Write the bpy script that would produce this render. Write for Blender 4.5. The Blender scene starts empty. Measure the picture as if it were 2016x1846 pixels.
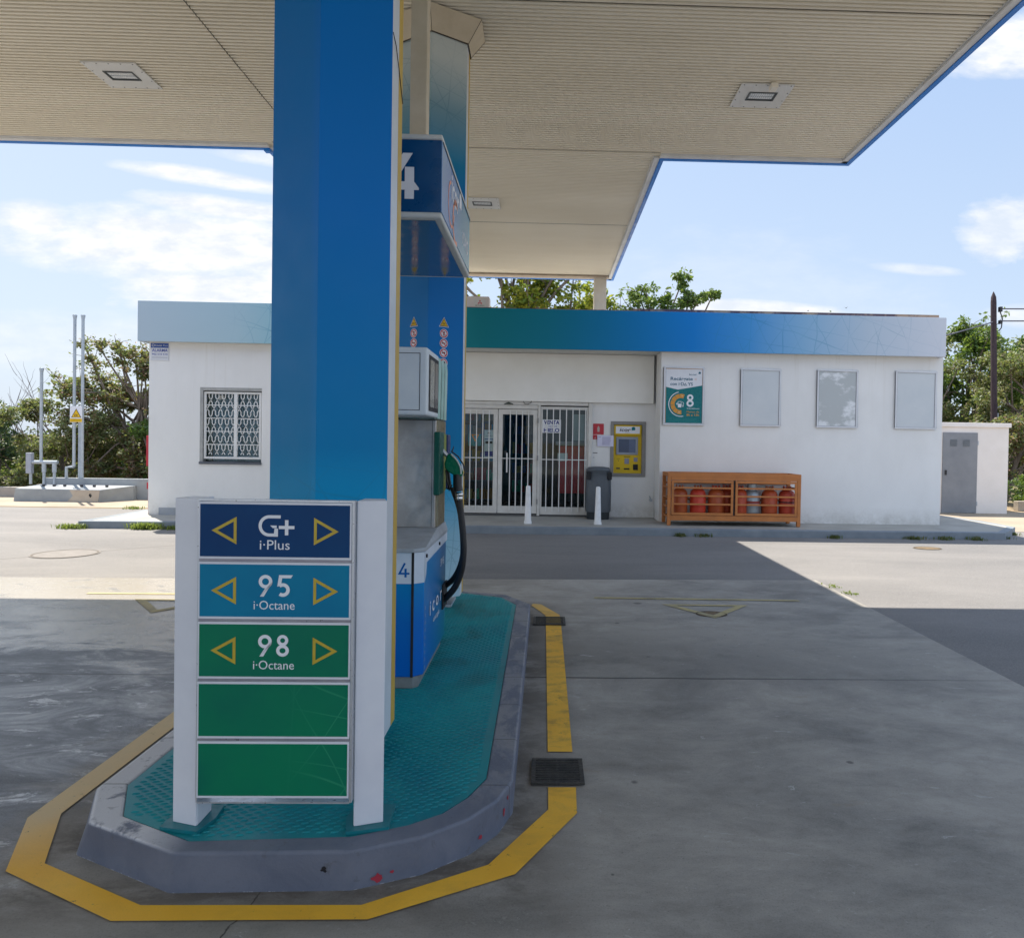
import bpy, bmesh, math, random
from mathutils import Vector, Matrix, noise
random.seed(7)
PI = math.pi
scn = bpy.context.scene
COL = scn.collection

# ------------------------------------------------------------------ colour + materials
def lin(c):
    c = c / 255.0
    return c / 12.92 if c <= 0.04045 else ((c + 0.055) / 1.055) ** 2.4
def S(r, g, b, k=1.0):
    return (min(lin(r) * k, .95), min(lin(g) * k, .95), min(lin(b) * k, .95), 1)

class NT:
    def __init__(s, tree): s.t = tree; s.n = tree.nodes; s.l = tree.links
    def new(s, typ, **kw):
        n = s.n.new(typ)
        for k, v in kw.items(): setattr(n, k, v)
        return n
    def put(s, sock, val):
        if isinstance(val, bpy.types.NodeSocket): s.l.new(val, sock)
        else:
            try: sock.default_value = val
            except Exception: sock.default_value = (val, val, val)
    def math(s, op, a, b=0.0, c=0.0, clamp=False):
        n = s.new('ShaderNodeMath', operation=op); n.use_clamp = clamp
        s.put(n.inputs[0], a); s.put(n.inputs[1], b); s.put(n.inputs[2], c)
        return n.outputs[0]
    def sep(s, v):
        n = s.new('ShaderNodeSeparateXYZ'); s.l.new(v, n.inputs[0]); return n.outputs
    def comb(s, x, y, z):
        n = s.new('ShaderNodeCombineXYZ')
        for i, q in enumerate((x, y, z)): s.put(n.inputs[i], q)
        return n.outputs[0]
    def vmul(s, v, sc):
        n = s.new('ShaderNodeVectorMath', operation='MULTIPLY'); s.l.new(v, n.inputs[0]); n.inputs[1].default_value = sc
        return n.outputs[0]
    def noise(s, v, scale, detail=5, rough=.55, dist=0):
        n = s.new('ShaderNodeTexNoise'); s.l.new(v, n.inputs['Vector'])
        n.inputs['Scale'].default_value = scale; n.inputs['Detail'].default_value = detail
        n.inputs['Roughness'].default_value = rough; n.inputs['Distortion'].default_value = dist
        return n.outputs[0]
    def ramp(s, fac, pts, interp='LINEAR'):
        n = s.new('ShaderNodeValToRGB'); n.color_ramp.interpolation = interp
        e = n.color_ramp.elements
        while len(e) < len(pts): e.new(.5)
        for q, (p, c) in zip(e, pts):
            q.position = p; q.color = c if not isinstance(c, (int, float)) else (c, c, c, 1)
        s.l.new(fac, n.inputs[0]); return n.outputs[0]
    def mix(s, fac, a, b, blend='MIX'):
        n = s.new('ShaderNodeMix', data_type='RGBA', blend_type=blend)
        s.put(n.inputs[0], fac); s.put(n.inputs[6], a); s.put(n.inputs[7], b)
        return n.outputs[2]
    def map(s, v, a, b, c=0., d=1.):
        n = s.new('ShaderNodeMapRange'); n.clamp = True
        s.put(n.inputs[0], v)
        for i, q in enumerate((a, b, c, d)): n.inputs[i + 1].default_value = q
        return n.outputs[0]

def tri_net(nt, u, v, P, s, w=.012):
    """fine printed network of straight lines crossing at 60 degrees with uneven spacing"""
    out = None
    wob = nt.noise(P, .7, 2)
    for k, (a, b_) in enumerate(((.18, 1.0), (.93, .42), (.80, -.62), (.35, .95), (.97, -.12))):
        t = nt.math('MULTIPLY', nt.math('ADD', nt.math('MULTIPLY', u, a), nt.math('MULTIPLY', v, b_)), s * (1, .83, 1.17, .57, .71)[k])
        t = nt.math('ADD', t, nt.math('ADD', nt.math('MULTIPLY', wob, (.5, .9, .7, .6, .8)[k]), .37 * k))
        d = nt.math('ABSOLUTE', nt.math('SUBTRACT', nt.math('FRACT', t), .5))
        l = nt.map(d, w * .5, w * 1.3, 1, 0)
        out = l if out is None else nt.math('MAXIMUM', out, l)
    return nt.math('MULTIPLY', out, nt.map(nt.noise(P, 2.3, 3), .35, .6, .25, 1))

def newmat(name):
    m = bpy.data.materials.new(name); m.use_nodes = True
    nt = NT(m.node_tree); b = m.node_tree.nodes['Principled BSDF']
    geo = nt.new('ShaderNodeNewGeometry')
    return m, nt, b, geo.outputs['Position']

def bump(nt, b, h, strength=.3, dist=.01):
    n = nt.new('ShaderNodeBump'); n.inputs['Strength'].default_value = strength; n.inputs['Distance'].default_value = dist
    nt.l.new(h, n.inputs['Height']); nt.l.new(n.outputs[0], b.inputs['Normal'])

def M(name, c1, c2=None, scale=4, rough=.6, metal=0, bmp=0, bscale=60, stretch=(1, 1, 1), lo=.35, hi=.7, dist=.01, spec=.5, rvar=.1):
    m, nt, b, P = newmat(name)
    c2 = c2 or tuple(x * .86 for x in c1[:3]) + (1,)
    v = nt.vmul(P, stretch)
    n1 = nt.noise(v, scale, 8, .62)
    nt.l.new(nt.ramp(n1, [(lo, c1), (hi, c2)]), b.inputs['Base Color'])
    b.inputs['Metallic'].default_value = metal
    b.inputs['Specular IOR Level'].default_value = spec
    nt.l.new(nt.map(nt.noise(P, scale * 3, 4), .3, .7, max(rough - rvar, .02), min(rough + rvar, 1)), b.inputs['Roughness'])
    if bmp: bump(nt, b, nt.noise(P, bscale, 5), bmp, dist)
    return m

# ------------------------------------------------------------------ mesh builder
ORG = {}
class MB:
    def __init__(s): s.v = []; s.f = []; s.m = []; s.s = []
    def add(s, vs, fs, mat=0, smooth=False):
        o = len(s.v); s.v += [tuple(p) for p in vs]
        for f in fs: s.f.append(tuple(i + o for i in f)); s.m.append(mat); s.s.append(smooth)
        return s
    def box(s, x0, x1, y0, y1, z0, z1, mat=0):
        vs = [(x, y, z) for z in (z0, z1) for y in (y0, y1) for x in (x0, x1)]
        return s.add(vs, [(0, 2, 3, 1), (4, 5, 7, 6), (0, 1, 5, 4), (2, 6, 7, 3), (0, 4, 6, 2), (1, 3, 7, 5)], mat)
    def prism(s, pts, z0, z1, mat=0, top=None):
        n = len(pts); vs = [(x, y, z0) for x, y in pts] + [(x, y, z1) for x, y in pts]
        s.add(vs, [(i, (i + 1) % n, n + (i + 1) % n, n + i) for i in range(n)], mat)
        s.add(vs, [tuple(range(n, 2 * n))], mat if top is None else top)
        s.add(vs, [tuple(range(n - 1, -1, -1))], mat)
        return s
    def ring(s, outer, inner, z0, z1, mat=0, foot=None):
        n = len(outer); foot = foot or outer
        vs = [(x, y, z1) for x, y in outer] + [(x, y, z1) for x, y in inner] + [(x, y, z0) for x, y in foot] + [(x, y, z0) for x, y in inner]
        for i in range(n):
            j = (i + 1) % n
            s.add([vs[k] for k in (i, j, n + j, n + i, 2 * n + i, 2 * n + j, 3 * n + j, 3 * n + i)],
                  [(0, 1, 2, 3), (4, 5, 1, 0), (3, 2, 6, 7)], mat)
        return s
    def tube(s, path, r, n=8, mat=0, cap=True, smooth=True):
        path = [Vector(p) for p in path]
        rs = r if isinstance(r, (list, tuple)) else [r] * len(path)
        vs = []; ref = None
        for i, p in enumerate(path):
            d = (path[min(i + 1, len(path) - 1)] - path[max(i - 1, 0)]).normalized()
            if ref is None:
                ref = Vector((0, 0, 1)) if abs(d.z) < .9 else Vector((1, 0, 0))
            a = (ref - d * ref.dot(d)).normalized(); ref = a; b = d.cross(a)
            for k in range(n):
                t = 2 * PI * k / n + PI / n
                vs.append(p + (a * math.cos(t) + b * math.sin(t)) * rs[i])
        fs = []
        for i in range(len(path) - 1):
            for k in range(n):
                fs.append((i * n + k, i * n + (k + 1) % n, (i + 1) * n + (k + 1) % n, (i + 1) * n + k))
        s.add(vs, fs, mat, smooth)
        if cap:
            L = len(vs); s.add(vs, [tuple(range(n - 1, -1, -1)), tuple(range(L - n, L))], mat)
        return s
    def lathe(s, prof, c, n=24, mat=0, smooth=True):
        vs = []
        for r, z in prof:
            for k in range(n):
                t = 2 * PI * k / n; vs.append((c[0] + r * math.cos(t), c[1] + r * math.sin(t), z))
        fs = []
        for i in range(len(prof) - 1):
            for k in range(n): fs.append((i * n + k, i * n + (k + 1) % n, (i + 1) * n + (k + 1) % n, (i + 1) * n + k))
        return s.add(vs, fs, mat, smooth)
    def flat(s, sh, o, u=(1, 0, 0), v=(0, 0, 1), mat=0):
        o = Vector(o); u = Vector(u); v = Vector(v); n = u.cross(v).normalized()
        return s.add([o + u * p[0] + v * p[1] + n * (p[2] if len(p) > 2 else 0) for p in sh[0]], sh[1], mat)
    def build(s, name, mats, parent=None, origin=None, bevel=0, recalc=True, seg=2, ang=30):
        if not isinstance(mats, (list, tuple)): mats = [mats]
        if parent is not None: og = ORG[parent.name]
        else: og = Vector(origin or (0, 0, 0))
        me = bpy.data.meshes.new(name)
        me.from_pydata([(x - og[0], y - og[1], z - og[2]) for x, y, z in s.v], [], s.f)
        me.polygons.foreach_set('material_index', s.m); me.polygons.foreach_set('use_smooth', s.s)
        for m in mats: me.materials.append(m)
        if recalc:
            bm = bmesh.new(); bm.from_mesh(me)
            if bevel: bmesh.ops.remove_doubles(bm, verts=bm.verts, dist=1e-5)
            bmesh.ops.recalc_face_normals(bm, faces=bm.faces); bm.to_mesh(me); bm.free()
        me.update()
        o = bpy.data.objects.new(name, me); COL.objects.link(o)
        if parent is not None: o.parent = parent
        else: o.location = og
        ORG[o.name] = og
        if bevel:
            bv = o.modifiers.new('Bevel', 'BEVEL'); bv.width = bevel; bv.segments = seg; bv.limit_method = 'ANGLE'; bv.angle_limit = math.radians(ang)
            bv.harden_normals = False
        return o

def tag(o, label, cat, group=None):
    o['label'] = label; o['category'] = cat
    if group: o['group'] = group
    return o
def thing(name, label, cat, loc, group=None):
    o = bpy.data.objects.new(name, None); COL.objects.link(o); o.location = loc; o.empty_display_size = .1
    ORG[o.name] = Vector(loc); return tag(o, label, cat, group)
def struct(o, kind='structure'): o['kind'] = kind; return o
def dup(root, loc, label):
    def cp(o, par):
        c = o.copy(); COL.objects.link(c)
        if par is not None: c.parent = par
        for ch in [q for q in kids if q.parent == o]: cp(ch, c)
        return c
    kids = list(COL.objects)
    r = cp(root, None); r.location = loc; r['label'] = label; ORG[r.name] = Vector(loc); return r

# ------------------------------------------------------------------ 2D shapes and lettering
def arc(cx, cy, r, a0, a1, n=24, ry=None):
    ry = ry or r
    return [(cx + r * math.cos(math.radians(a0 + (a1 - a0) * i / n)), cy + ry * math.sin(math.radians(a0 + (a1 - a0) * i / n))) for i in range(n + 1)]
def stroke(pts, w, closed=False):
    n = len(pts); L = []; R = []
    for i, p in enumerate(pts):
        a = pts[(i - 1) % n] if (closed or i > 0) else None
        b = pts[(i + 1) % n] if (closed or i < n - 1) else None
        ds = []
        for q0, q1 in ((a, p), (p, b)):
            if q0 is None or q1 is None: continue
            d = Vector((q1[0] - q0[0], q1[1] - q0[1]))
            if d.length > 1e-9: ds.append(d.normalized())
        if len(ds) == 2:
            t = (ds[0] + ds[1])
            t = t.normalized() if t.length > 1e-6 else ds[0]
            nn = Vector((-t.y, t.x)); k = 1 / max(.35, abs(nn.dot(Vector((-ds[0].y, ds[0].x)))))
        else: t = ds[0]; nn = Vector((-t.y, t.x)); k = 1
        L.append((p[0] + nn.x * w / 2 * k, p[1] + nn.y * w / 2 * k)); R.append((p[0] - nn.x * w / 2 * k, p[1] - nn.y * w / 2 * k))
    vs = L + R; m = n if closed else n - 1
    return vs, [(n + i, n + (i + 1) % n, (i + 1) % n, i) for i in range(m)]
def poly(pts): return list(pts), [tuple(range(len(pts)))]
def join(*shs):
    V = []; Fc = []
    for k, (v, f) in enumerate(shs):   # overlapping strokes are stacked .25 mm apart
        o = len(V); V += [(p[0], p[1], (p[2] if len(p) > 2 else 0) + .00025 * k) for p in v]; Fc += [tuple(i + o for i in q) for q in f]
    return V, Fc
def shift(sh, dx, dy=0, k=1.0): return [(p[0] * k + dx, p[1] * k + dy) + tuple(p[2:]) for p in sh[0]], sh[1]
def disk(cx, cy, r, n=24): return poly(arc(cx, cy, r, 0, 360 - 360 / n, n - 1))
_tc = {}
def text(st, size=1.0, bold=0.0, width=None, align='C', shear=0):
    key = (st, bold, shear)
    if key not in _tc:
        cu = bpy.data.curves.new('lettering_tmp', 'FONT'); cu.body = st; cu.size = 1; cu.offset = bold; cu.shear = shear; cu.resolution_u = 3
        ob = bpy.data.objects.new('lettering_tmp', cu); COL.objects.link(ob)
        dg = bpy.context.evaluated_depsgraph_get(); dg.update()
        me = ob.evaluated_get(dg).to_mesh()
        vs = [(v.co.x, v.co.y) for v in me.vertices]; fs = [tuple(p.vertices) for p in me.polygons]
        ob.evaluated_get(dg).to_mesh_clear(); bpy.data.objects.remove(ob); bpy.data.curves.remove(cu)
        _tc[key] = (vs, fs)
    vs, fs = _tc[key]
    x0 = min(v[0] for v in vs); x1 = max(v[0] for v in vs)
    k = size; kx = size if width is None else width / (x1 - x0)
    c = (x0 + x1) / 2 if align == 'C' else x0
    return [((x - c) * kx, y * k) for x, y in vs], fs
def ring2(cx, cy, r, w, n=32, ry=None):
    return stroke(arc(cx, cy, r, 0, 360 - 360 / n, n - 1, ry), w, True)
def dig9(): return join(ring2(.33, .69, .235, .155), poly([(.36, .45), (.57, .52), (.60, .60), (.645, .68), (.26, 0), (.08, 0)]))
def dig5(): return join(poly([(.17, 1), (.78, 1), (.69, .855), (.15, .855)]), poly([(.15, 1), (.31, 1), (.24, .5), (.07, .47)]),
                        stroke(arc(.33, .315, .235, 132, -128, 26), .16))
def dig8(): return join(ring2(.34, .745, .185, .145), ring2(.34, .275, .215, .15, 32, .2))
def dig4(w=.15): return join(stroke([(.47, 1), (.10, .27), (.80, .27)], w), poly([(.45, 0), (.60, 0), (.60, .62), (.45, .62)]))
def glyphG(): return join(stroke([(.98, .925)] + arc(.46, .5, .425, 90, 270, 28) + [(.72, .075)], .145),
                          poly([(.66, 0), (.86, 0), (.86, .38), (.70, .38)]), poly([(.50, .52), (.80, .52), (.80, .40), (.62, .40)]))
def glyphP(): return join(poly([(1.18, .07), (1.34, .07), (1.34, .78), (1.18, .78)]), poly([(.90, .36), (1.62, .36), (1.62, .51), (.90, .51)]))
def tri(s): return stroke([(s * .5, 0), (-s * .5, .56 * abs(s)), (-s * .5, -.56 * abs(s))], .0105, True)
def leaf_logo(k=1):   # rounded drop leaf
    return poly([(x * k, y * k) for x, y in arc(.5, .5, .5, -10, 190, 16) + [(0, 0), (.45, .08), (.95, .1)]])
# ------------------------------------------------------------------ camera
EYE = 1.6
dY = Vector((-40, 22, -1450)).normalized()
up = Vector((.0163, 1, 0)); up.z = -(up.x * dY.x + up.y * dY.y) / dY.z; up.normalize()
dX = dY.cross(up)
cam = bpy.data.cameras.new('camera'); cam_o = bpy.data.objects.new('camera', cam); COL.objects.link(cam_o)
mw = Matrix((dX, dY, up)).to_4x4(); mw.translation = (0, 0, EYE); cam_o.matrix_world = mw
cam.sensor_width = 36; cam.lens = 1450 / 2016 * 36; cam.shift_x = -(1115 - 1008) / 2016; cam.shift_y = -(923 - 892) / 2016
cam.clip_end = 3000; cam.clip_start = .05
scn.camera = cam_o
scn.view_settings.view_transform = 'Standard'; scn.view_settings.look = 'None'; scn.view_settings.gamma = 1
EXPO = 1.15
scn.view_settings.exposure = EXPO
scn.render.engine = 'CYCLES'
try: scn.cycles.max_bounces = 7; scn.cycles.diffuse_bounces = 4; scn.cycles.glossy_bounces = 3; scn.cycles.transparent_max_bounces = 12
except Exception: pass

# ------------------------------------------------------------------ sun and sky
TS = Vector((-.30, .401, 1)).normalized()
sun = bpy.data.lights.new('sun', 'SUN'); sun.energy = 4.2; sun.angle = math.radians(.53); sun.color = (1, .93, .82)
sun_o = bpy.data.objects.new('sun', sun); COL.objects.link(sun_o)
sun_o.rotation_euler = TS.to_track_quat('Z', 'Y').to_euler(); sun_o.location = (-10, 12, 30)
w = bpy.data.worlds.new('World'); scn.world = w; w.use_nodes = True
nt = NT(w.node_tree); bg = w.node_tree.nodes['Background']
sky = nt.new('ShaderNodeTexSky', sky_type='NISHITA'); sky.sun_disc = False
sky.sun_elevation = math.asin(TS.z); sky.sun_rotation = math.atan2(TS.x, TS.y)
sky.air_density = 1.0; sky.dust_density = 2.2; sky.ozone_density = 1.0
tc = nt.new('ShaderNodeTexCoord').outputs['Generated']
gx, gy, gz = nt.sep(tc)
fy = nt.math('MAXIMUM', gy, .02)
U = nt.math('DIVIDE', gx, fy); V = nt.math('DIVIDE', gz, fy)
front = nt.map(gy, .05, .25)
nv = nt.comb(nt.math('MULTIPLY', U, 1.0), nt.math('MULTIPLY', V, 2.6), 0)
n1 = nt.noise(nv, 5.5, 9, .62, .25)
n2 = nt.noise(nv, 17, 7, .6)
nn = nt.math('ADD', nt.math('MULTIPLY', nt.math('SUBTRACT', n1, .5), 3.2), nt.math('MULTIPLY', nt.math('SUBTRACT', n2, .5), 1.2))
def blob(cu, cv, ru, rv, tilt=0., amp=1., gain=1., soft=.5):
    du = nt.math('SUBTRACT', U, cu); dv = nt.math('SUBTRACT', V, cv)
    dv = nt.math('ADD', dv, nt.math('MULTIPLY', du, tilt))
    a = nt.math('DIVIDE', du, ru); b_ = nt.math('DIVIDE', dv, rv)
    d = nt.math('SQRT', nt.math('ADD', nt.math('MULTIPLY', a, a), nt.math('MULTIPLY', b_, b_)))
    q = nt.math('ADD', nt.math('SUBTRACT', 1.0, d), nt.math('MULTIPLY', nn, amp))
    return nt.math('MULTIPLY', nt.map(q, 0, soft), gain)
masks = [blob(-.50, .255, .26, .062, .03, .35), blob(-.68, .285, .07, .03, .1, .35), blob(-.46, .345, .13, .014, .12, .22), blob(-.44, .305, .13, .018, .10, .25),
         blob(-.44, .195, .16, .045, .0, .45), blob(-.70, .40, .16, .012, .06, .22), blob(-.36, .37, .10, .012, .1, .25, .7),
         blob(.66, .565, .12, .05, -.3, .4), blob(.62, .30, .06, .05, -.3, .6, .7), blob(.50, .245, .08, .010, .05, .25, .5),
         blob(.28, .187, .16, .014, .04, .18, .9), blob(.69, .185, .10, .02, 0, .3, .7), blob(.75, .33, .05, .03, 0, .6, .6),
         blob(.29, .20, .30, .10, 0, .5, .16), blob(-.62, .12, .3, .05, 0, .4, .35)]
mk = masks[0]
for q in masks[1:]: mk = nt.math('MAXIMUM', mk, q)
gen = nt.map(nt.noise(tc, 2.3, 8, .6, .3), .5, .68, 0, .75)  # unseen clouds behind the camera, added for their light
mk = nt.mix(front, gen, mk)
hz = nt.map(gz, 0.0, .75, 1.0, .0)            # paler toward the horizon
kx = .097
hazec = nt.mix(nt.math('POWER', hz, 1.6), (2.9, 4.1, 6.2, 1), (5.2, 6.0, 7.1, 1))
lft = nt.map(U, -.9, .6, .45, 0)
hazec = nt.mix(lft, hazec, (6.0, 6.5, 7.2, 1))
skyc = nt.mix(.72, sky.outputs[0], hazec)
fr1 = nt.mix(nt.math('POWER', hz, 1.3), (1.75, 2.65, 4.35, 1), (3.35, 3.95, 4.65, 1))
fr1 = nt.mix(lft, fr1, (3.7, 4.1, 4.7, 1))
skyc = nt.mix(front, skyc, nt.mix(.14, fr1, sky.outputs[0]))
cloud = nt.mix(nt.map(n2, .38, .62), (4.0, 4.25, 4.6, 1), (5.0, 5.0, 5.05, 1))
cloud = nt.mix(front, (7.6, 7.7, 7.9, 1), cloud)
final = nt.mix(mk, skyc, cloud)
nt.l.new(final, bg.inputs['Color']); bg.inputs['Strength'].default_value = kx

# ------------------------------------------------------------------ shared materials
WHITE = M('white_paint', S(232, 232, 230, .92), S(222, 220, 215, .92), 2.5, .5, bmp=.15, bscale=300, dist=.002)
POSTW = M('post_white', (.70, .71, .75, 1), (.64, .65, .70, 1), 6, .42, bmp=.2, bscale=500, dist=.001)
ALU = M('aluminium', (.62, .63, .65, 1), (.5, .51, .53, 1), 20, .35, .7, stretch=(1, 1, .1))
STEEL = M('brushed_steel', (.34, .33, .32, 1), (.46, .45, .44, 1), 5, .38, .85, stretch=(1, 1, 1), lo=.4, hi=.62)
GALV = M('galvanised_pipe', (.36, .40, .44, 1), (.46, .50, .54, 1), 8, .5, .3)
BLACK = M('black_rubber', (.012, .012, .014, 1), (.02, .02, .022, 1), 8, .45)
DARK = M('dark_gap', (.01, .01, .012, 1), rough=.7)
RED = M('red_enamel', (.50, .012, .03, 1), (.42, .012, .03, 1), 8, .4)
def flatc(name, c, rough=.45, c2=None): return M(name, c, c2 or tuple(x * .93 for x in c[:3]) + (1,), 9, rough, spec=.25)
PRW = flatc('print_white', (.78, .79, .82, 1))
PRY = flatc('print_yellow', S(205, 165, 25, 1.15))
PRR = flatc('print_red', (.55, .02, .04, 1)); SCUFF = flatc('red_scuff', (.36, .035, .055, 1), .6)
PRK = flatc('print_black', (.02, .02, .025, 1))
PRN = flatc('print_navy', (.01, .03, .22, 1))
PRT = flatc('print_teal', (.0, .16, .20, 1))
PRO = flatc('print_orange', (.75, .27, .03, 1))

# ------------------------------------------------------------------ ground sheets
def ground_concrete():
    m, nt, b, P = newmat('concrete_apron')
    x, y, z = nt.sep(P)
    Q = nt.vmul(P, (.62, 1.0, 1))
    big = nt.noise(Q, .95, 11, .68, .5)
    mid = nt.noise(Q, 3.4, 12, .72, .4)
    hi = nt.noise(Q, 11, 10, .75, .3)
    fine = nt.noise(P, 150, 4, .75)
    base = nt.ramp(nt.math('ADD', nt.math('MULTIPLY', big, .62), nt.math('MULTIPLY', mid, .38)),
                   [(.38, (.15, .139, .12, 1)), (.46, (.245, .229, .20, 1)), (.52, (.305, .284, .248, 1)), (.60, (.385, .36, .318, 1))])
    base = nt.mix(nt.map(hi, .54, .72, 0, .35), base, (.14, .128, .11, 1))
    base = nt.mix(nt.map(hi, .40, .28, 0, .35), base, (.42, .395, .35, 1))
    # oily band along the transverse joint, thinning to the right
    band = nt.math('MULTIPLY', nt.map(nt.math('ABSOLUTE', nt.math('SUBTRACT', y, nt.math('ADD', 5.35, nt.math('MULTIPLY', nt.math('SUBTRACT', big, .5), 3)))), .1, .9, 1, 0), nt.map(x, 3.0, .3, .15, 1))
    base = nt.mix(nt.math('MULTIPLY', band, nt.map(mid, .40, .58, .1, .75)), base, (.07, .066, .06, 1))
    # pale scrubbed scratches
    scr = nt.noise(nt.vmul(P, (.9, 2.2, 1)), 6.5, 12, .8, 1.2)
    base = nt.mix(nt.map(scr, .60, .65, 0, .6), base, (.55, .54, .52, 1))
    grit = nt.noise(P, 42, 8, .8)
    base = nt.mix(nt.map(grit, .60, .68, 0, .55), base, (.06, .055, .05, 1))
    base = nt.mix(nt.map(grit, .37, .32, 0, .45), base, (.58, .56, .52, 1))
    rusty = nt.map(nt.noise(nt.vmul(P, (.8, 2, 1)), 2.2, 9, .7), .62, .70, 0, .4)
    base = nt.mix(rusty, base, (.26, .19, .12, 1))
    # left bay: oily dark wash with chalky streaks
    leftm = nt.map(nt.math('ADD', x, nt.math('MULTIPLY', nt.math('SUBTRACT', mid, .5), 1.2)), -1.85, -2.3)
    st = nt.noise(nt.vmul(P, (.55, 1.15, 1)), 2.3, 13, .76, .7)
    lb = nt.ramp(st, [(.36, (.035, .035, .038, 1)), (.47, (.09, .09, .094, 1)), (.54, (.20, .198, .20, 1)), (.60, (.34, .33, .32, 1))])
    chalk = nt.math('MULTIPLY', nt.map(nt.noise(nt.vmul(P, (.55, 1.3, 1)), 4.6, 13, .80, .5), .555, .60), nt.map(y, 5.4, 4.6))
    lb = nt.mix(nt.math('MULTIPLY', chalk, .9), lb, (.62, .62, .63, 1))
    farp = nt.map(nt.math('ADD', y, nt.math('MULTIPLY', nt.math('SUBTRACT', st, .5), 4.5)), 5.3, 5.75)
    lb = nt.mix(farp, lb, nt.ramp(mid, [(.36, (.15, .145, .135, 1)), (.44, (.34, .31, .265, 1)), (.6, (.42, .385, .33, 1))]))  # paler far part, some of the sky sheen put into its colour
    base = nt.mix(leftm, base, lb)
    base = nt.mix(nt.map(fine, .40, .75, 0, .35), base, nt.mix(.5, base, (.55, .53, .5, 1)))
    base = nt.mix(nt.map(fine, .42, .25, 0, .5), base, (.05, .05, .05, 1))
    for sc_, r0, r1 in ((1.7, .02, .04), (4.1, .018, .035), (.8, .03, .045)):
        vor = nt.new('ShaderNodeTexVoronoi'); vor.inputs['Scale'].default_value = sc_; nt.l.new(P, vor.inputs['Vector'])
        base = nt.mix(nt.map(nt.math('ADD', vor.outputs['Distance'], nt.math('MULTIPLY', nt.math('SUBTRACT', hi, .5), .06)), r0, r1, .7, 0), base, (.05, .048, .045, 1))
    jy = nt.math('ABSOLUTE', nt.math('SUBTRACT', y, nt.math('ADD', 4.965, nt.math('MULTIPLY', nt.math('SUBTRACT', nt.noise(P, 3), .5), .03))))
    jm = nt.math('MULTIPLY', nt.map(jy, .006, .016, 1, 0), nt.map(x, 1.2, 3.2, 1, .25))
    cx = nt.math('SUBTRACT', x, nt.math('ADD', nt.math('MULTIPLY', nt.math('SUBTRACT', y, 2.5), .15), nt.math('ADD', -.985, nt.math('MULTIPLY', nt.math('SUBTRACT', nt.noise(P, 14), .5), .04))))
    cm = nt.math('MULTIPLY', nt.map(nt.math('ABSOLUTE', cx), .0015, .004, 1, 0), nt.map(y, 2.62, 2.6))
    jm = nt.math('MAXIMUM', jm, cm)
    base = nt.mix(nt.math('MULTIPLY', jm, .9), base, (.03, .028, .026, 1))
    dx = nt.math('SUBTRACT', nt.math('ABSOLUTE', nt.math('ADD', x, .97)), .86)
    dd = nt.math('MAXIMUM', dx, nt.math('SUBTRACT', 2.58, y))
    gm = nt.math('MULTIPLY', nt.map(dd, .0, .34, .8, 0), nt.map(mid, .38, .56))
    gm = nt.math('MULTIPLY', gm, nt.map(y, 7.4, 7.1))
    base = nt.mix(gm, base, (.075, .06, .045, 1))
    nt.l.new(base, b.inputs['Base Color'])
    r = nt.map(big, .3, .7, .55, .8)
    rl = nt.mix(farp, nt.map(st, .38, .58, .42, .28), nt.map(mid, .35, .6, .36, .13))
    nt.l.new(nt.mix(leftm, r, rl), b.inputs['Roughness'])
    nt.l.new(nt.map(nt.math('MULTIPLY', leftm, farp), 0, 1, .45, .95), b.inputs['Specular IOR Level'])
    h = nt.math('SUBTRACT', nt.math('ADD', nt.math('MULTIPLY', fine, .3), nt.math('MULTIPLY', nt.noise(P, 28, 7, .75), .4)), jm)
    bump(nt, b, h, .35, .006)
    return m
CONC = ground_concrete()
def asphalt():
    m, nt, b, P = newmat('asphalt')
    x, y, z = nt.sep(P)
    agg = nt.noise(P, 95, 3, .8)
    big = nt.noise(nt.vmul(P, (.3, .8, 1)), .8, 8, .65, .5)
    c = nt.ramp(big, [(.3, (.115, .112, .11, 1)), (.7, (.20, .19, .18, 1))])
    c = nt.mix(nt.map(agg, .4, .75, 0, .55), c, (.33, .31, .295, 1))
    c = nt.mix(nt.map(agg, .42, .28, 0, .4), c, (.09, .09, .09, 1))
    rub = nt.noise(nt.vmul(P, (.12, 1.0, 1)), 2.4, 8, .7, .5)
    c = nt.mix(nt.map(rub, .55, .75, 0, .25), c, (.32, .30, .27, 1))
    # sawn trench line past the manhole
    t = nt.math('SUBTRACT', nt.math('SUBTRACT', y, 10.15), nt.math('MULTIPLY', nt.math('ADD', x, 6.2), .93))
    tm = nt.math('MULTIPLY', nt.map(nt.math('ABSOLUTE', t), .01, .05, .6, 0), nt.map(x, -4.2, -4.1, 1, 0))
    c = nt.mix(tm, c, (.08, .07, .06, 1))
    nt.l.new(c, b.inputs['Base Color']); b.inputs['Roughness'].default_value = .88
    bump(nt, b, agg, .5, .006)
    return m
ASPH = asphalt()
LIGHTC = M('pale_walkway', (.27, .22, .165, 1), (.36, .30, .225, 1), .9, .85, bmp=.3, bscale=60)
PAVT = M('pavement_tiles', (.30, .29, .26, 1), (.40, .38, .34, 1), 1.6, .8, bmp=.5, bscale=90)
KERBG = M('kerb_grey', (.16, .19, .22, 1), (.24, .27, .30, 1), 2.2, .75, bmp=.5, bscale=60)
DIRT = M('dry_earth', (.30, .22, .14, 1), (.16, .15, .08, 1), .35, .95, bmp=.6, bscale=8, dist=.05)

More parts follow.
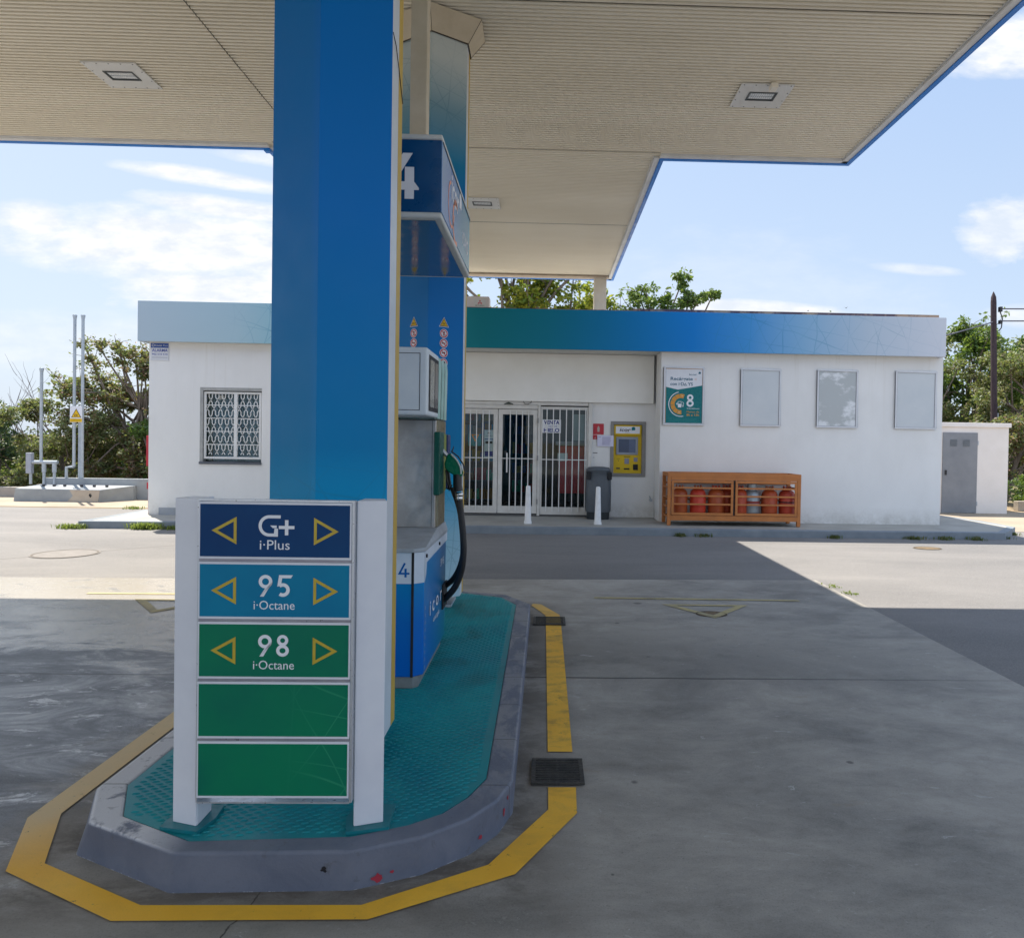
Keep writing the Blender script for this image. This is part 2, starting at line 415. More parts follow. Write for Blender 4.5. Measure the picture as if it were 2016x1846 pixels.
m_ = MB(); m_.add([(-900, -900, 0), (900, -900, 0), (900, 900, 0), (-900, 900, 0)], [(0, 1, 2, 3)]); struct(m_.build('ground', DIRT))
m_ = MB(); m_.add([(-16.5, -60, .004), (60, -60, .004), (60, 14.2, .004), (12.2, 15.6, .004), (-14, 16.35, .004), (-60, 16.35, .004), (-60, -60, .004)], [(0, 1, 2, 3, 4, 5, 6)]); struct(m_.build('asphalt_yard', ASPH))
m_ = MB(); m_.add([(-60, 16.4, .008), (-7.3, 16.4, .008), (-7.3, 19.2, .008), (-60, 19.2, .008)], [(0, 1, 2, 3)]); struct(m_.build('back_walkway', LIGHTC)); m_ = MB()
m_.add([(7.4, 14.0, .008), (40, 14.6, .008), (40, 18.4, .008), (7.4, 18.4, .008)], [(0, 1, 2, 3)]); struct(m_.build('side_yard', LIGHTC))
m_ = MB(); m_.add([(-18, -14, .008), (3.24, -14, .008), (3.24, 8.67, .008), (-.9, 8.49, .008), (-4.2, 8.345, .008), (-18, 8.05, .008)], [(0, 1, 2, 3, 4, 5)]); struct(m_.build('concrete_apron', CONC))
# shop pavement with kerb
PV = [(-7.95, 12.62), (-7.95, 12.62)]
pav = [(-7.93, 12.72), (-6.3, 12.80), (-1.2, 12.72), (4.0, 12.70), (8.15, 12.79), (8.95, 13.75), (8.95, 14.9), (7.7, 20.3), (-7.85, 20.3), (-7.93, 14.8)]
def inset(pts, d):
    cx = sum(p[0] for p in pts) / len(pts); out = []
    n = len(pts)
    for i, p in enumerate(pts):
        a = Vector(pts[i - 1]) - Vector(p); b = Vector(pts[(i + 1) % n]) - Vector(p)
        na = Vector((a.y, -a.x)).normalized(); nb = Vector((-b.y, b.x)).normalized()
        t = (na + nb); t = t / max(.3, t.dot(na)) if t.length > 1e-6 else na
        out.append((p[0] + t.x * d, p[1] + t.y * d))
    return out
pin = inset(pav, .13)
m_ = MB(); m_.ring(pav, pin, 0, .13); struct(m_.build('pavement_kerb', KERBG, bevel=.012))
m_ = MB(); m_.prism(pin, .0, .126); struct(m_.build('pavement', PAVT))

# ------------------------------------------------------------------ pump island
def kerb_mat():
    m, nt, b, P = newmat('island_kerb_paint')
    x, y, z = nt.sep(P)
    n = nt.noise(P, 5, 9, .7, .4); f = nt.noise(P, 90, 5, .7)
    c = nt.ramp(n, [(.35, (.105, .122, .168, 1)), (.62, (.145, .16, .205, 1))])
    topz = nt.map(z, .140, .148)
    worn = nt.map(nt.noise(nt.vmul(P, (1, .5, 1)), 7, 9, .7, .5), .44, .54)
    c = nt.mix(nt.math('MULTIPLY', nt.math('MULTIPLY', topz, worn), nt.map(y, 2.9, 3.3, .12, .8)), c, (.25, .255, .27, 1))
    wl = nt.map(x, -1.25, -1.45)
    c = nt.mix(nt.math('MULTIPLY', nt.math('MULTIPLY', topz, wl), nt.map(n, .34, .42)), c, (.56, .56, .58, 1))
    chip = nt.map(nt.noise(P, 16, 8, .75, .6), .60, .63)
    c = nt.mix(nt.math('MULTIPLY', chip, .45), c, (.09, .09, .095, 1))
    foot = nt.math('MULTIPLY', nt.map(z, .012, .002), nt.map(nt.noise(P, 22, 6, .7), .52, .58))
    c = nt.mix(foot, c, (.75, .75, .78, 1))
    # joints between kerb stones
    jj = nt.math('MULTIPLY', nt.map(nt.math('ABSOLUTE', nt.math('SUBTRACT', nt.math('FRACT', nt.math('MULTIPLY', y, 2.1)), .5)), .012, .004, 0, .7), nt.map(y, 3.05, 3.1))
    c = nt.mix(jj, c, (.07, .07, .07, 1))
    nt.l.new(c, b.inputs['Base Color'])
    nt.l.new(nt.map(n, .3, .7, .45, .65), b.inputs['Roughness'])
    bump(nt, b, nt.math('SUBTRACT', nt.math('ADD', nt.math('MULTIPLY', f, .4), n), nt.math('MULTIPLY', jj, 1.2)), .45, .008)
    return m
KO = [(-1.28, 2.585), (-.66, 2.595), (-.43, 2.69), (-.27, 2.82), (-.17, 2.97), (-.118, 3.14), (-.118, 6.58), (-.36, 6.98), (-.77, 7.12), (-1.17, 7.12), (-1.58, 6.98), (-1.825, 6.58), (-1.825, 3.06), (-1.69, 2.785)]
KI = [(-1.256, 2.662), (-.69, 2.695), (-.50, 2.775), (-.385, 2.86), (-.30, 2.99), (-.235, 3.164), (-.245, 6.55), (-.39, 6.86), (-.78, 7.05), (-1.16, 7.05), (-1.50, 6.88), (-1.71, 6.55), (-1.715, 3.09), (-1.59, 2.838)]
KF = list(KO); KF[13] = (-1.76, 2.82); KF[12] = (-1.875, 3.08); KF[0] = (-1.29, 2.58)
m_ = MB(); m_.ring(KO, KI, 0, .15, 0, KF)
isl = struct(m_.build('island_kerb', kerb_mat(), bevel=.012, seg=3, ang=12))
# red scuffs left by bumpers on the kerb
def rag(cx, cy, r, n=11, sx=1.0, seed=0):
    rnd = random.Random(seed)
    return poly([(cx + sx * r * rnd.uniform(.45, 1.2) * math.cos(2 * PI * i / n), cy + r * rnd.uniform(.45, 1.2) * math.sin(2 * PI * i / n)) for i in range(n)])
def onface(p0, p1, t, z, r, seed, sx=1.3, mat=0):
    a = Vector((p0[0], p0[1], 0)); b = Vector((p1[0], p1[1], 0)); u = (b - a).normalized(); nrm = Vector((u.y, -u.x, 0))
    o = a + (b - a) * t + nrm * .0025 + Vector((0, 0, z))
    q_ = MB(); q_.flat(rag(0, 0, r, seed=seed, sx=sx), o, u, (0, 0, 1), 0); q_.build('paint_scuff', [(SCUFF, PRK)[mat]], isl)
onface(KO[1], KO[2], .36, .035, .017, 3); onface(KO[1], KO[2], .56, .045, .006, 5); onface(KO[3], KO[4], .35, .05, .011, 9)
onface(KO[4], KO[5], .35, .07, .017, 11, .8); onface(KO[4], KO[5], .6, .11, .012, 13, .6); 
onface(KO[5], KO[6], .005, .12, .01, 15, .6); onface(KO[0], KO[1], .84, .085, .013, 21, 1.0, 1); 
# teal tread plate
def teal():
    m, nt, b, P = newmat('teal_tread_paint')
    x, y, z = nt.sep(P)
    n = nt.noise(nt.vmul(P, (1, .6, 1)), 2.6, 9, .68, .5)
    c = nt.ramp(n, [(.33, (.0, .175, .215, 1)), (.66, (.005, .26, .28, 1))])
    dark_mottle = nt.math('MULTIPLY', nt.map(nt.noise(nt.vmul(P, (1, .8, 1)), 1.9, 9, .7, .4), .50, .66), nt.map(y, 4.0, 4.9))  # dark mottling that sets in from mid island to the far end
    c = nt.mix(nt.math('MULTIPLY', dark_mottle, .8), c, (.008, .05, .055, 1))
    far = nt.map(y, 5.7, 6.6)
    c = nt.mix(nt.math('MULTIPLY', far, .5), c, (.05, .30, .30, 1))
    scuff = nt.map(nt.noise(P, 45, 6, .7), .62, .7, 0, .35)
    c = nt.mix(scuff, c, (.16, .34, .36, 1))
    nt.l.new(c, b.inputs['Base Color']); nt.l.new(nt.map(n, .3, .7, .30, .5), b.inputs['Roughness']); b.inputs['Specular IOR Level'].default_value = .3
    bump(nt, b, nt.noise(P, 70, 5, .7), .25, .004)
    return m
TEAL = teal()
def inside(pt, pg):
    r = False; x, y = pt
    for i in range(len(pg)):
        x0, y0 = pg[i]; x1, y1 = pg[i - 1]
        if (y0 > y) != (y1 > y) and x < (x1 - x0) * (y - y0) / (y1 - y0) + x0: r = not r
    return r
KIp = inset(KI, .03)
m_ = MB(); m_.prism(KI, .02, .146)
yy = 2.66; row = 0
while yy < 7.06:
    xx = -1.72 + (.026 if row % 2 else 0)
    while xx < -.22:
        if inside((xx, yy), KIp):
            L, W_ = .017, .0052
            ca, sa = (math.cos(.25), math.sin(.25))
            vs = [(xx + L * ca, yy + L * sa, .146), (xx - W_ * sa, yy + W_ * ca, .146), (xx - L * ca, yy - L * sa, .146), (xx + W_ * sa, yy - W_ * ca, .146),
                  (xx + L * .45 * ca, yy + L * .45 * sa, .1505), (xx - L * .45 * ca, yy - L * .45 * sa, .1505)]
            m_.add(vs, [(0, 1, 4), (1, 2, 5), (1, 5, 4), (2, 3, 5), (3, 0, 4), (3, 4, 5)], 0, False)
        xx += .052
    yy += .021; row += 1
struct(m_.build('island_tread_plate', TEAL))

# ------------------------------------------------------------------ painted lines
def linepaint():
    m, nt, b, P = newmat('yellow_road_paint')
    x, y, z = nt.sep(P)
    n = nt.noise(nt.vmul(P, (1, 1.6, 1)), 4.5, 10, .72, .5)
    c = nt.ramp(nt.noise(P, 2, 6), [(.35, (.80, .42, .022, 1)), (.65, (.88, .49, .035, 1))])
    dirty = nt.math('MULTIPLY', nt.map(n, .48, .66, 0, .55), nt.math('MULTIPLY', nt.map(y, 3.1, 3.9, .30, 1), nt.map(x, -1.2, -.2, .5, 1)))
    c = nt.mix(dirty, c, (.13, .10, .05, 1))
    fade = nt.map(y, 6.4, 7.1, 0, .45)
    c = nt.mix(fade, c, (.42, .36, .20, 1))
    pale = nt.math('MULTIPLY', nt.map(x, -1.7, -2.05), nt.map(y, 2.7, 3.1))
    c = nt.mix(nt.math('MULTIPLY', pale, .75), c, (.62, .52, .34, 1))
    spk = nt.map(nt.noise(P, 160, 5, .85), .54, .68, 0, .28)
    c = nt.mix(spk, c, (.22, .17, .09, 1))
    nt.l.new(c, b.inputs['Base Color']); b.inputs['Roughness'].default_value = .6
    bump(nt, b, nt.noise(P, 140, 4, .7), .3, .003)
    # paint gone where traffic wore it
    wear = nt.map(nt.noise(P, 24, 9, .78, .3), .33, .37)
    tr = nt.new('ShaderNodeBsdfTransparent'); mx = nt.new('ShaderNodeMixShader')
    nt.l.new(wear, mx.inputs[0]); nt.l.new(tr.outputs[0], mx.inputs[1]); nt.l.new(b.outputs[0], mx.inputs[2])
    nt.l.new(mx.outputs[0], m.node_tree.nodes['Material Output'].inputs[0])
    return m
YEL = linepaint()
OUT = [(-2.122, 6.7), (-2.122, 3.26), (-2.12, 3.085), (-1.936, 2.705), (-1.399, 2.426), (-.565, 2.432), (-.088, 2.687), (.158, 3.134), (.163, 3.37)]
INN = [(-2.006, 6.6), (-2.006, 3.3), (-2.006, 3.12), (-1.831, 2.756), (-1.347, 2.508), (-.605, 2.508), (-.191, 2.748), (.035, 3.164), (.035, 3.37)]
m_ = MB()
def strip(a, b, z=.0125):
    n = len(a); m_.add([(x, y, z) for x, y in a] + [(x, y, z) for x, y in b], [(i, i + 1, n + i + 1, n + i) for i in range(n - 1)])
strip(OUT, INN); struct(m_.build('yellow_edge_line', YEL)); m_ = MB()
strip([(.161, 3.76), (.157, 6.38), (.150, 6.76), (-.022, 7.19), (-.105, 7.22)], [(.034, 3.76), (.024, 6.37), (.021, 6.73), (-.06, 6.98), (-.115, 7.13)], .0125)
struct(m_.build('yellow_edge_line', YEL))
m_ = MB()
def bay(s, c):
    X = lambda x: c + s * (x - c)
    global m_
    m_ = MB(); strip([(X(.52), 7.56), (X(2.63), 7.52)], [(X(.52), 7.50), (X(2.63), 7.46)]); struct(m_.build('yellow_bay_line', YEL2)); m_ = MB()
    P3 = [(X(1.17), 7.26), (X(2.03), 7.25), (X(1.58), 6.69)]; q = [(X(1.31), 7.20), (X(1.89), 7.195), (X(1.585), 6.81)]
    strip(P3 + P3[:1], q + q[:1]); struct(m_.build('yellow_triangle', YEL2))
YEL2 = M('faded_yellow_paint', (.46, .38, .17, 1), (.30, .26, .15, 1), 4, .7, lo=.4, hi=.62)
bay(1, -.97); bay(-1, -.97)

# ------------------------------------------------------------------ drains, manholes
def drain(label, x0, x1, y0, y1, painted):
    t = thing('drain_grate', label, 'drain', ((x0 + x1) / 2, (y0 + y1) / 2, .008))
    IRON = M('cast_iron', (.035, .034, .032, 1), (.07, .065, .055, 1), 14, .6, .3, bmp=.6, bscale=120)
    mats = [DARK, IRON, M('worn_yellow_iron', (.22, .15, .03, 1), (.07, .06, .04, 1), 12, .7)]
    b = MB(); b.add([(x0, y0, .0135), (x1, y0, .0135), (x1, y1, .0135), (x0, y1, .0135)], [(0, 1, 2, 3)], 0); b.build('pit', mats, t)
    f = MB(); w_ = .02
    f.box(x0, x1, y0, y0 + w_, .014, .022, 1); f.box(x0, x1, y1 - w_, y1, .014, .022, 1)
    f.box(x0, x0 + w_, y0 + w_, y1 - w_, .014, .022, 1); f.box(x1 - w_, x1, y0 + w_, y1 - w_, .014, .022, 1)
    f.build('frame', mats, t)
    g = MB(); y = y0 + w_ + .008
    while y < y1 - w_ - .01:
        g.box(x0 + w_, x1 - w_, y, y + .010, .014, .021, 1)
        if painted: g.box(.026, .155, y, y + .010, .0211, .0216, 2)
        y += .0185
    g.box((x0 + x1) / 2 - .006, (x0 + x1) / 2 + .006, y0 + w_, y1 - w_, .0140, .0185, 1)
    g.build('bars', mats, t)
drain('dark iron drain grate beside the near right corner of the pump island', -.045, .205, 3.39, 3.66, False)
drain('small iron drain grate crossed by yellow paint at the far end of the island', -.087, .195, 6.37, 6.65, True)
def manhole(name, label, cx, cy, r, mats, ry=None):
    b = MB(); n = 32
    ry = ry or r
    b.add([(cx + r * math.cos(2 * PI * i / n), cy + ry * math.sin(2 * PI * i / n), .0100) for i in range(n)], [tuple(range(n))], 0)
    v, f = ring2(0, 0, r * .93, r * .06, 32, ry * .93)
    b.add([(cx + x, cy + y, .0125) for x, y in v], f, 1)
    tag(b.build(name, mats, origin=(cx, cy, .01)), label, 'manhole cover')
MH = [M('manhole_fill', (.19, .175, .16, 1), (.23, .21, .195, 1), 5, .85, bmp=.4), M('manhole_rim', (.13, .11, .09, 1), rough=.8)]
manhole('manhole_cover', 'round pale manhole cover in the sunlit asphalt left of the sign', -6.38, 9.98, .40, MH)
MR = [M('rusty_cover', (.20, .13, .06, 1), (.10, .08, .05, 1), 20, .8, bmp=.6), M('rusty_rim', (.05, .04, .03, 1), rough=.8)]
manhole('manhole_cover', 'small rusty cover at the tip of the yellow triangle on the right', 1.58, 6.86, .15, MR, .12)
manhole('manhole_cover', 'small brown cover in the sunlit asphalt near the gas bottle cage', 6.1, 11.55, .22, MR, .16)
# ------------------------------------------------------------------ canopy
CEIL = 5.2; CX0, CX1, CY0, CY1 = -9.5, 3.73, -4.2, 9.25; NX0, NX1, NY1 = -3.47, 1.37, 16.15
SOF = M('soffit_metal', (.88, .815, .68, 1), (.78, .71, .57, 1), .9, .45, stretch=(.25, 1, 1), spec=.4)
TRIM = M('canopy_trim', (.76, .77, .78, 1), (.62, .62, .61, 1), 3, .45)
CBLUE = M('canopy_blue', (.0, .20, .72, 1), (.0, .23, .80, 1), 2, .38)
RUST = M('stained_edge', (.40, .33, .26, 1), (.30, .24, .18, 1), 8, .7)
canopy = thing('forecourt_canopy', 'large station canopy with ribbed beige soffit and blue edge over the pumps', 'canopy', (-1, 6.5, CEIL))
sp = MB(); pr = .056
def ribs(x0, x1, y0, y1):
    y = y0; vs = []; fs = []
    prof = [(0, 0), (.026, 0), (.030, .030), (.052, .030), (.056, 0)]
    pts = []
    while y < y1 - .01:
        for dy, dz in prof[:-1]: pts.append((min(y + dy, y1), CEIL + dz))
        y += pr
    pts.append((y1, CEIL))
    for py, pz in pts: vs += [(x0, py, pz), (x1, py, pz)]
    fs = [(2 * i, 2 * i + 1, 2 * i + 3, 2 * i + 2) for i in range(len(pts) - 1)]
    sp.add(vs, fs)
# soffit sheets meet at a staggered joint at x = -3.05
for a, b in ((CX0, -3.052), (-3.046, CX1)): ribs(a, b, CY0, CY1)
ribs(NX0, NX1, CY1, NY1)
sp.build('soffit', SOF, canopy, recalc=False)
jn = MB()
y = CY0; zz = []
while y < CY1:
    zz += [(-3.050 + random.uniform(-.003, .003), y + .002), (-3.050 + random.uniform(-.003, .003), y + .028), (-3.047, y + .036)]; y += pr
jn.flat(stroke(zz, .010), (0, 0, CEIL - .0015), (1, 0, 0), (0, 1, 0)); jn.build('sheet_joint', M('joint_shadow', (.10, .085, .06, 1), rough=.8), canopy, recalc=False)
for yj, xa, xb in ((6.07, -3.0, 3.7), (9.13, -3.4, 1.36), (12.2, -3.4, 1.36)):
    jn = MB(); jn.box(xa, xb, yj, yj + .010, CEIL - .002, CEIL + .001); jn.build('sheet_joint', bpy.data.materials['joint_shadow'], canopy)
top = MB()
top.box(CX0, CX1, CY0, CY1, CEIL + .10, CEIL + .62); top.box(NX0, NX1, CY1 + .01, NY1, CEIL + .10, CEIL + .62); top.build('roof_deck', M('roof_deck_metal', (.45, .45, .45, 1), rough=.7), canopy)
def edge(xa, ya, xb, yb, w_, z0, z1, mb, out):
    # strip along an axis-aligned edge; out = outward unit (ox, oy); w_=(from,to) offsets outward
    ox, oy = out; x0, x1 = sorted((xa, xb)); y0, y1 = sorted((ya, yb))
    if ox: xs = sorted((xa + ox * w_[0], xa + ox * w_[1])); mb.box(xs[0], xs[1], y0, y1, z0, z1)
    else: ys = sorted((ya + oy * w_[0], ya + oy * w_[1])); mb.box(x0, x1, ys[0], ys[1], z0, z1)
EDG = [((CX1, CY0), (CX1, CY1), (1, 0)), ((NX1, CY1), (CX1, CY1), (0, 1)), ((NX1, CY1), (NX1, NY1), (1, 0)), ((NX0, NY1), (NX1, NY1), (0, 1)),
       ((NX0, CY1), (NX0, NY1), (-1, 0)), ((CX0, CY1), (NX0, CY1), (0, 1)), ((CX0, CY0), (CX0, CY1), (-1, 0)), ((CX0, CY0), (CX1, CY0), (0, -1))]
tr = MB(); fb = MB()
for (a, b, o) in EDG:
    ext = .075
    ax, ay = a; bx, by = b
    edge(ax, ay, bx, by, (-.07, .0), CEIL - .028, CEIL + .09, tr, o)
    edge(ax, ay, bx, by, (-.082, -.072), CEIL - .010, CEIL + .02, tr, o)
tr.build('edge_trim', TRIM, canopy, bevel=.006)
for (a, b, o) in EDG:
    ax, ay = a; bx, by = b
    e = .052
    if o[0]: # vertical run: stretch to cover corners where convex
        y0, y1 = sorted((ay, by)); 
        if not (abs(y0 - CY1) < .01): y0 -= e
        y1 += e if not (o[0] > 0 and ax == NX1 and False) else 0
        if abs(y0 - CY1) < .01: y0 = CY1 + .053
        edge(ax, y0, bx, y1, (.001, e), CEIL - .038, CEIL + .70, fb, o)
    else: edge(ax, ay, bx, by, (.001, e), CEIL - .0385, CEIL + .70, fb, o)
fb.build('blue_fascia', CBLUE, canopy)
g = MB(); g.box(NX0 + .02, NX1 - .08, NY1 - .30, NY1 - .075, CEIL - .035, CEIL - .003); g.build('end_beam', RUST, canopy)
g = MB(); g.box(-3.54, -3.475, CY1 + .0, CY1 + .08, CEIL - .065, CEIL - .039); g.build('corner_bracket', CBLUE, canopy)

LENS = M('lamp_glass', (.42, .45, .47, 1), (.52, .55, .58, 1), 30, .12, stretch=(1, 4, 1))
BEIGE2 = M('pale_beige_box', (.85, .80, .70, 1), rough=.5)
def ceiling_light(x0, x1, y0, y1, label, lx=None, knob=False):
    cx, cy = (x0 + x1) / 2, (y0 + y1) / 2
    t = thing('ceiling_light', label, 'ceiling light', (cx, cy, CEIL - .01), 'square lights set in the canopy soffit')
    fr = MB(); z = CEIL - .014
    lx0, lx1, ly0, ly1 = cx - .145, cx + .145, cy - .095, cy + .085
    fr.box(x0, x1, y0, ly0, z, z + .012); fr.box(x0, x1, ly1, y1, z, z + .012); fr.box(x0, lx0, ly0, ly1, z, z + .012); fr.box(lx1, x1, ly0, ly1, z, z + .012)
    for i in range(5):
        for yy in (y0 + .02, y1 - .02):
            xx = x0 + .03 + (x1 - x0 - .06) * i / 4; fr.box(xx - .005, xx + .005, yy - .005, yy + .005, z - .002, z, 1)
    for yy in (y0 + .17, y1 - .17):
        for xx in (x0 + .02, x1 - .02): fr.box(xx - .005, xx + .005, yy - .005, yy + .005, z - .002, z, 1)
    fr.build('frame', [WHITE, DARK], t)
    r = MB(); k = .014
    r.box(lx0, lx1, ly0, ly0 + k, z - .006, z + .03); r.box(lx0, lx1, ly1 - k, ly1, z - .006, z + .03)
    r.box(lx0, lx0 + k, ly0 + k, ly1 - k, z - .006, z + .03); r.box(lx1 - k, lx1, ly0 + k, ly1 - k, z - .006, z + .03)
    r.build('lamp_rim', M('lamp_rim_grey', (.07, .08, .08, 1), rough=.5), t)
    l = MB(); l.box(lx0 + k, lx1 - k, ly0 + k, ly1 - k, z + .006, z + .02)
    for row_ in (-.035, .03):
        for i in range(11):
            xx = cx - .11 + i * .022
            l.box(xx - .008, xx + .008, cy + row_ - .02, cy + row_ + .02, z + .001, z + .006, 1)
    l.build('lens', [LENS, flatc('lamp_cell', (.85, .87, .88, 1), .2)], t)
    if knob:
        kk = MB(); kk.box(cx + .02, cx + .085, y0 - .05, y0 + .05, z - .05, z); kk.build('junction_box', BEIGE2, t, bevel=.004)
ceiling_light(-4.55, -4.03, 7.28, 7.80, 'square white ceiling light left of the near blue column')
ceiling_light(1.89, 2.42, 7.32, 7.83, 'square white ceiling light with small junction box on the right part of the canopy', knob=True)
ceiling_light(-1.28, -.76, 10.98, 11.48, 'farthest small ceiling light in the narrow part of the canopy behind the pump sign')

# ------------------------------------------------------------------ blue columns
def wrap_mat():
    m, nt, b, P = newmat('column_wrap_print')
    x, y, z = nt.sep(P)
    f = nt.math('DIVIDE', z, 5.2)
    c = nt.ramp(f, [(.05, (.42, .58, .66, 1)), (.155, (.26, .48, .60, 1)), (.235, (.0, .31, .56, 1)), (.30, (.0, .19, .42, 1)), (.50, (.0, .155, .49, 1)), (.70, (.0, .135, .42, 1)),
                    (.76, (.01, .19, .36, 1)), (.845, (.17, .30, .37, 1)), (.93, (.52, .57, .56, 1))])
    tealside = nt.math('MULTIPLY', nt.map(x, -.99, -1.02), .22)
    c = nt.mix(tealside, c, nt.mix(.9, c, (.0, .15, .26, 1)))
    ln = nt.math('MULTIPLY', tri_net(nt, x, z, P, 5.5, .016), .55)
    msk = nt.ramp(f, [(.24, 1), (.30, 0), (.74, 0), (.80, 1)])
    c = nt.mix(nt.math('MULTIPLY', ln, msk), c, nt.mix(.5, c, (.02, .12, .18, 1)))
    nt.l.new(c, b.inputs['Base Color'])
    nt.l.new(nt.map(nt.noise(P, 7, 5), .3, .7, .36, .50), b.inputs['Roughness']); b.inputs['Specular IOR Level'].default_value = .14
    bump(nt, b, nt.noise(nt.vmul(P, (1, 1, .35)), 9, 4), .12, .006)
    return m
WRAP = wrap_mat()
CWHITE = M('column_white_edge', (.62, .66, .70, 1), (.55, .59, .63, 1), 5, .4)
CYELL = M('column_yellow_edge', (.56, .36, .045, 1), (.50, .33, .05, 1), 6, .5)
BEIGE = M('beige_post', S(205, 192, 168, .95), S(190, 176, 150, .95), 5, .45)
def column(name, label, cx, hw, y0, grp, z0=.25):
    yr, ye, yw, yy = y0, y0 + .19, y0 + .33, y0 + .415
    t = thing(name, label, 'column', (cx, y0 + .4, .15), grp)
    zt = CEIL - .001
    f = MB()
    # front shell: shallow V with a ridge, sliced by depth so each face stays a real panel
    for s in (-1, 1):
        X = cx + s * hw
        f.add([(cx, yr, z0), (X, ye, z0), (X, ye, zt), (cx, yr, zt)], [(0, 1, 2, 3)])
    f.build('front_panel', WRAP, t, recalc=False)
    wv = MB(); w2 = MB()
    for s in (-1, 1):
        X = cx + s * hw; xi = X - s * .012
        x0_, x1_ = sorted((X, xi))
        wv.box(x0_, x1_, ye, yw, z0, zt)
        w2.box(*sorted((X + s * .001, xi)), yw + .0005, yy, z0, zt)
    wv.build('white_edge', CWHITE, t); w2.build('yellow_edge', CYELL, t)
    bk = MB(); yb = yy + .19
    for s in (-1, 1):
        X = cx + s * hw
        bk.add([(cx, yb, z0), (X, yy, z0), (X, yy, zt), (cx, yb, zt)], [(0, 1, 2, 3)])
    bk.build('back_panel', WRAP, t, recalc=False)
    st = MB(); st.box(cx - .12, cx + .12, y0 + .25, y0 + .49, .15, zt); st.box(cx - .2, cx + .2, y0 + .2, y0 + .54, .15, .17); st.build('steel_post', GALV, t)
    co = MB(); zc = CEIL - .19
    def hexa(o_): return [(cx, yr - o_ * .8), (cx + hw + o_ * .9, ye - o_ * .45), (cx + hw + o_ * .9, yy + o_ * .45), (cx, yb + o_ * .8), (cx - hw - o_ * .9, yy + o_ * .45), (cx - hw - o_ * .9, ye - o_ * .45)]
    a, b2 = hexa(.012), hexa(.14)
    for i in range(6):
        j = (i + 1) % 6
        co.add([(a[i][0], a[i][1], zc), (a[j][0], a[j][1], zc), (b2[j][0], b2[j][1], CEIL - .015), (b2[i][0], b2[i][1], CEIL - .015)], [(0, 1, 2, 3)])
        co.add([(a[i][0], a[i][1], zc), (a[j][0], a[j][1], zc), (a[j][0], a[j][1], zc - .012), (a[i][0], a[i][1], zc - .012)], [(0, 1, 2, 3)], 1)
        co.tube([(a[i][0], a[i][1], zc - .001), (b2[i][0], b2[i][1], CEIL - .016)], .0022, 5, 1)
    co.build('ceiling_collar', [BEIGE, M('collar_gap', (.06, .05, .04, 1), rough=.7)], t, recalc=False)
    return t
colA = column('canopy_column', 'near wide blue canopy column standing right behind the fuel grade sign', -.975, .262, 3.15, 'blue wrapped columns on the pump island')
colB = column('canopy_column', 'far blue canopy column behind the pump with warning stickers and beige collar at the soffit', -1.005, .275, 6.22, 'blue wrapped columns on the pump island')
cab = MB(); cab.tube([(-.712, 3.342, 3.42), (-.710, 3.40, 3.39), (-.709, 3.47, 3.31), (-.709, 3.56, 3.20)], .002, 6); cab.build('loose_wire', BLACK, colA)

# warning stickers on the far column
def sticker(fc, s, z, kind):
    # fc: fraction from ridge to edge of the facet
    cx, hw, yr = -1.005, .275, 6.22
    r0 = Vector((cx, yr, 0)); e0 = Vector((cx + s * hw, yr + .19, 0))
    o = r0 + (e0 - r0) * fc; u = (e0 - r0).normalized() * s; n = Vector((u.y, -u.x, 0)); o = o + n * .003 + Vector((0, 0, z))
    st = MB(); V_ = (0, 0, 1)
    def F(sh, m, k=0): st.flat(sh, o + n * (.0008 * k), u, V_, m)
    if kind == 'warn':
        T = lambda r: poly([(0, r), (-.9 * r, -.62 * r), (.9 * r, -.62 * r)])
        F(T(.052), 0); F(T(.045), 2, 1); F(T(.036), 3, 2); F(shift(text('EX', .022, .02), 0, -.012), 2, 3)
        nm, lb = 'warning_sticker', 'yellow triangle sticker topping the %s sticker row on the far blue column'
    else:
        F(disk(0, 0, .0385), 0); F(ring2(0, 0, .030, .008), 1, 1)
        if kind == 'smoke': F(poly([(-.02, -.004), (.016, -.004), (.016, .004), (-.02, .004)]), 2, 1); F(stroke([(.017, .006), (.013, .013), (.018, .02)], .002), 2, 1)
        if kind == 'phone': F(poly([(-.009, -.018), (.008, -.018), (.011, .016), (-.006, .016)]), 2, 1); F(poly([(-.004, -.012), (.005, -.012), (.007, .006), (-.002, .006)]), 0, 2)
        if kind == 'flame': F(poly([(-.018, -.003), (.0, -.003), (.004, -.012), (.014, -.002), (.01, .012), (.002, .006), (-.018, .003)]), 2, 1)
        if kind == 'engine': F(poly([(-.02, -.006), (.0, -.014), (.018, -.004), (.016, .012), (-.004, .014)]), 2, 1)
        if kind == 'hand': F(poly([(-.01, -.016), (.006, -.018), (.014, .0), (.006, .018), (-.006, .014)]), 1, 1)
        F(stroke([(-.021, .021), (.021, -.021)], .006), 1, 3)
        what = dict(smoke='no smoking', phone='no phone', flame='no flame', engine='engine off', hand='lowest')[kind]
        nm, lb = 'prohibition_sticker', 'round red and white ' + what + ' sticker in the %s row on the far column'
    tag(st.build(nm, [PRW, PRR, PRK, PRY], origin=o, recalc=False), lb % ('right hand' if s > 0 else 'left hand'), 'sticker', 'warning stickers on the far column')
for s in (1, -1):
    f_ = .44 if s > 0 else .48
    sticker(f_, s, 2.594, 'warn')
    for z, k in ((2.507, 'phone'), (2.424, 'smoke'), (2.342, 'flame'), (2.258, 'engine'), (2.175, 'hand')): sticker(f_, s, z, k)

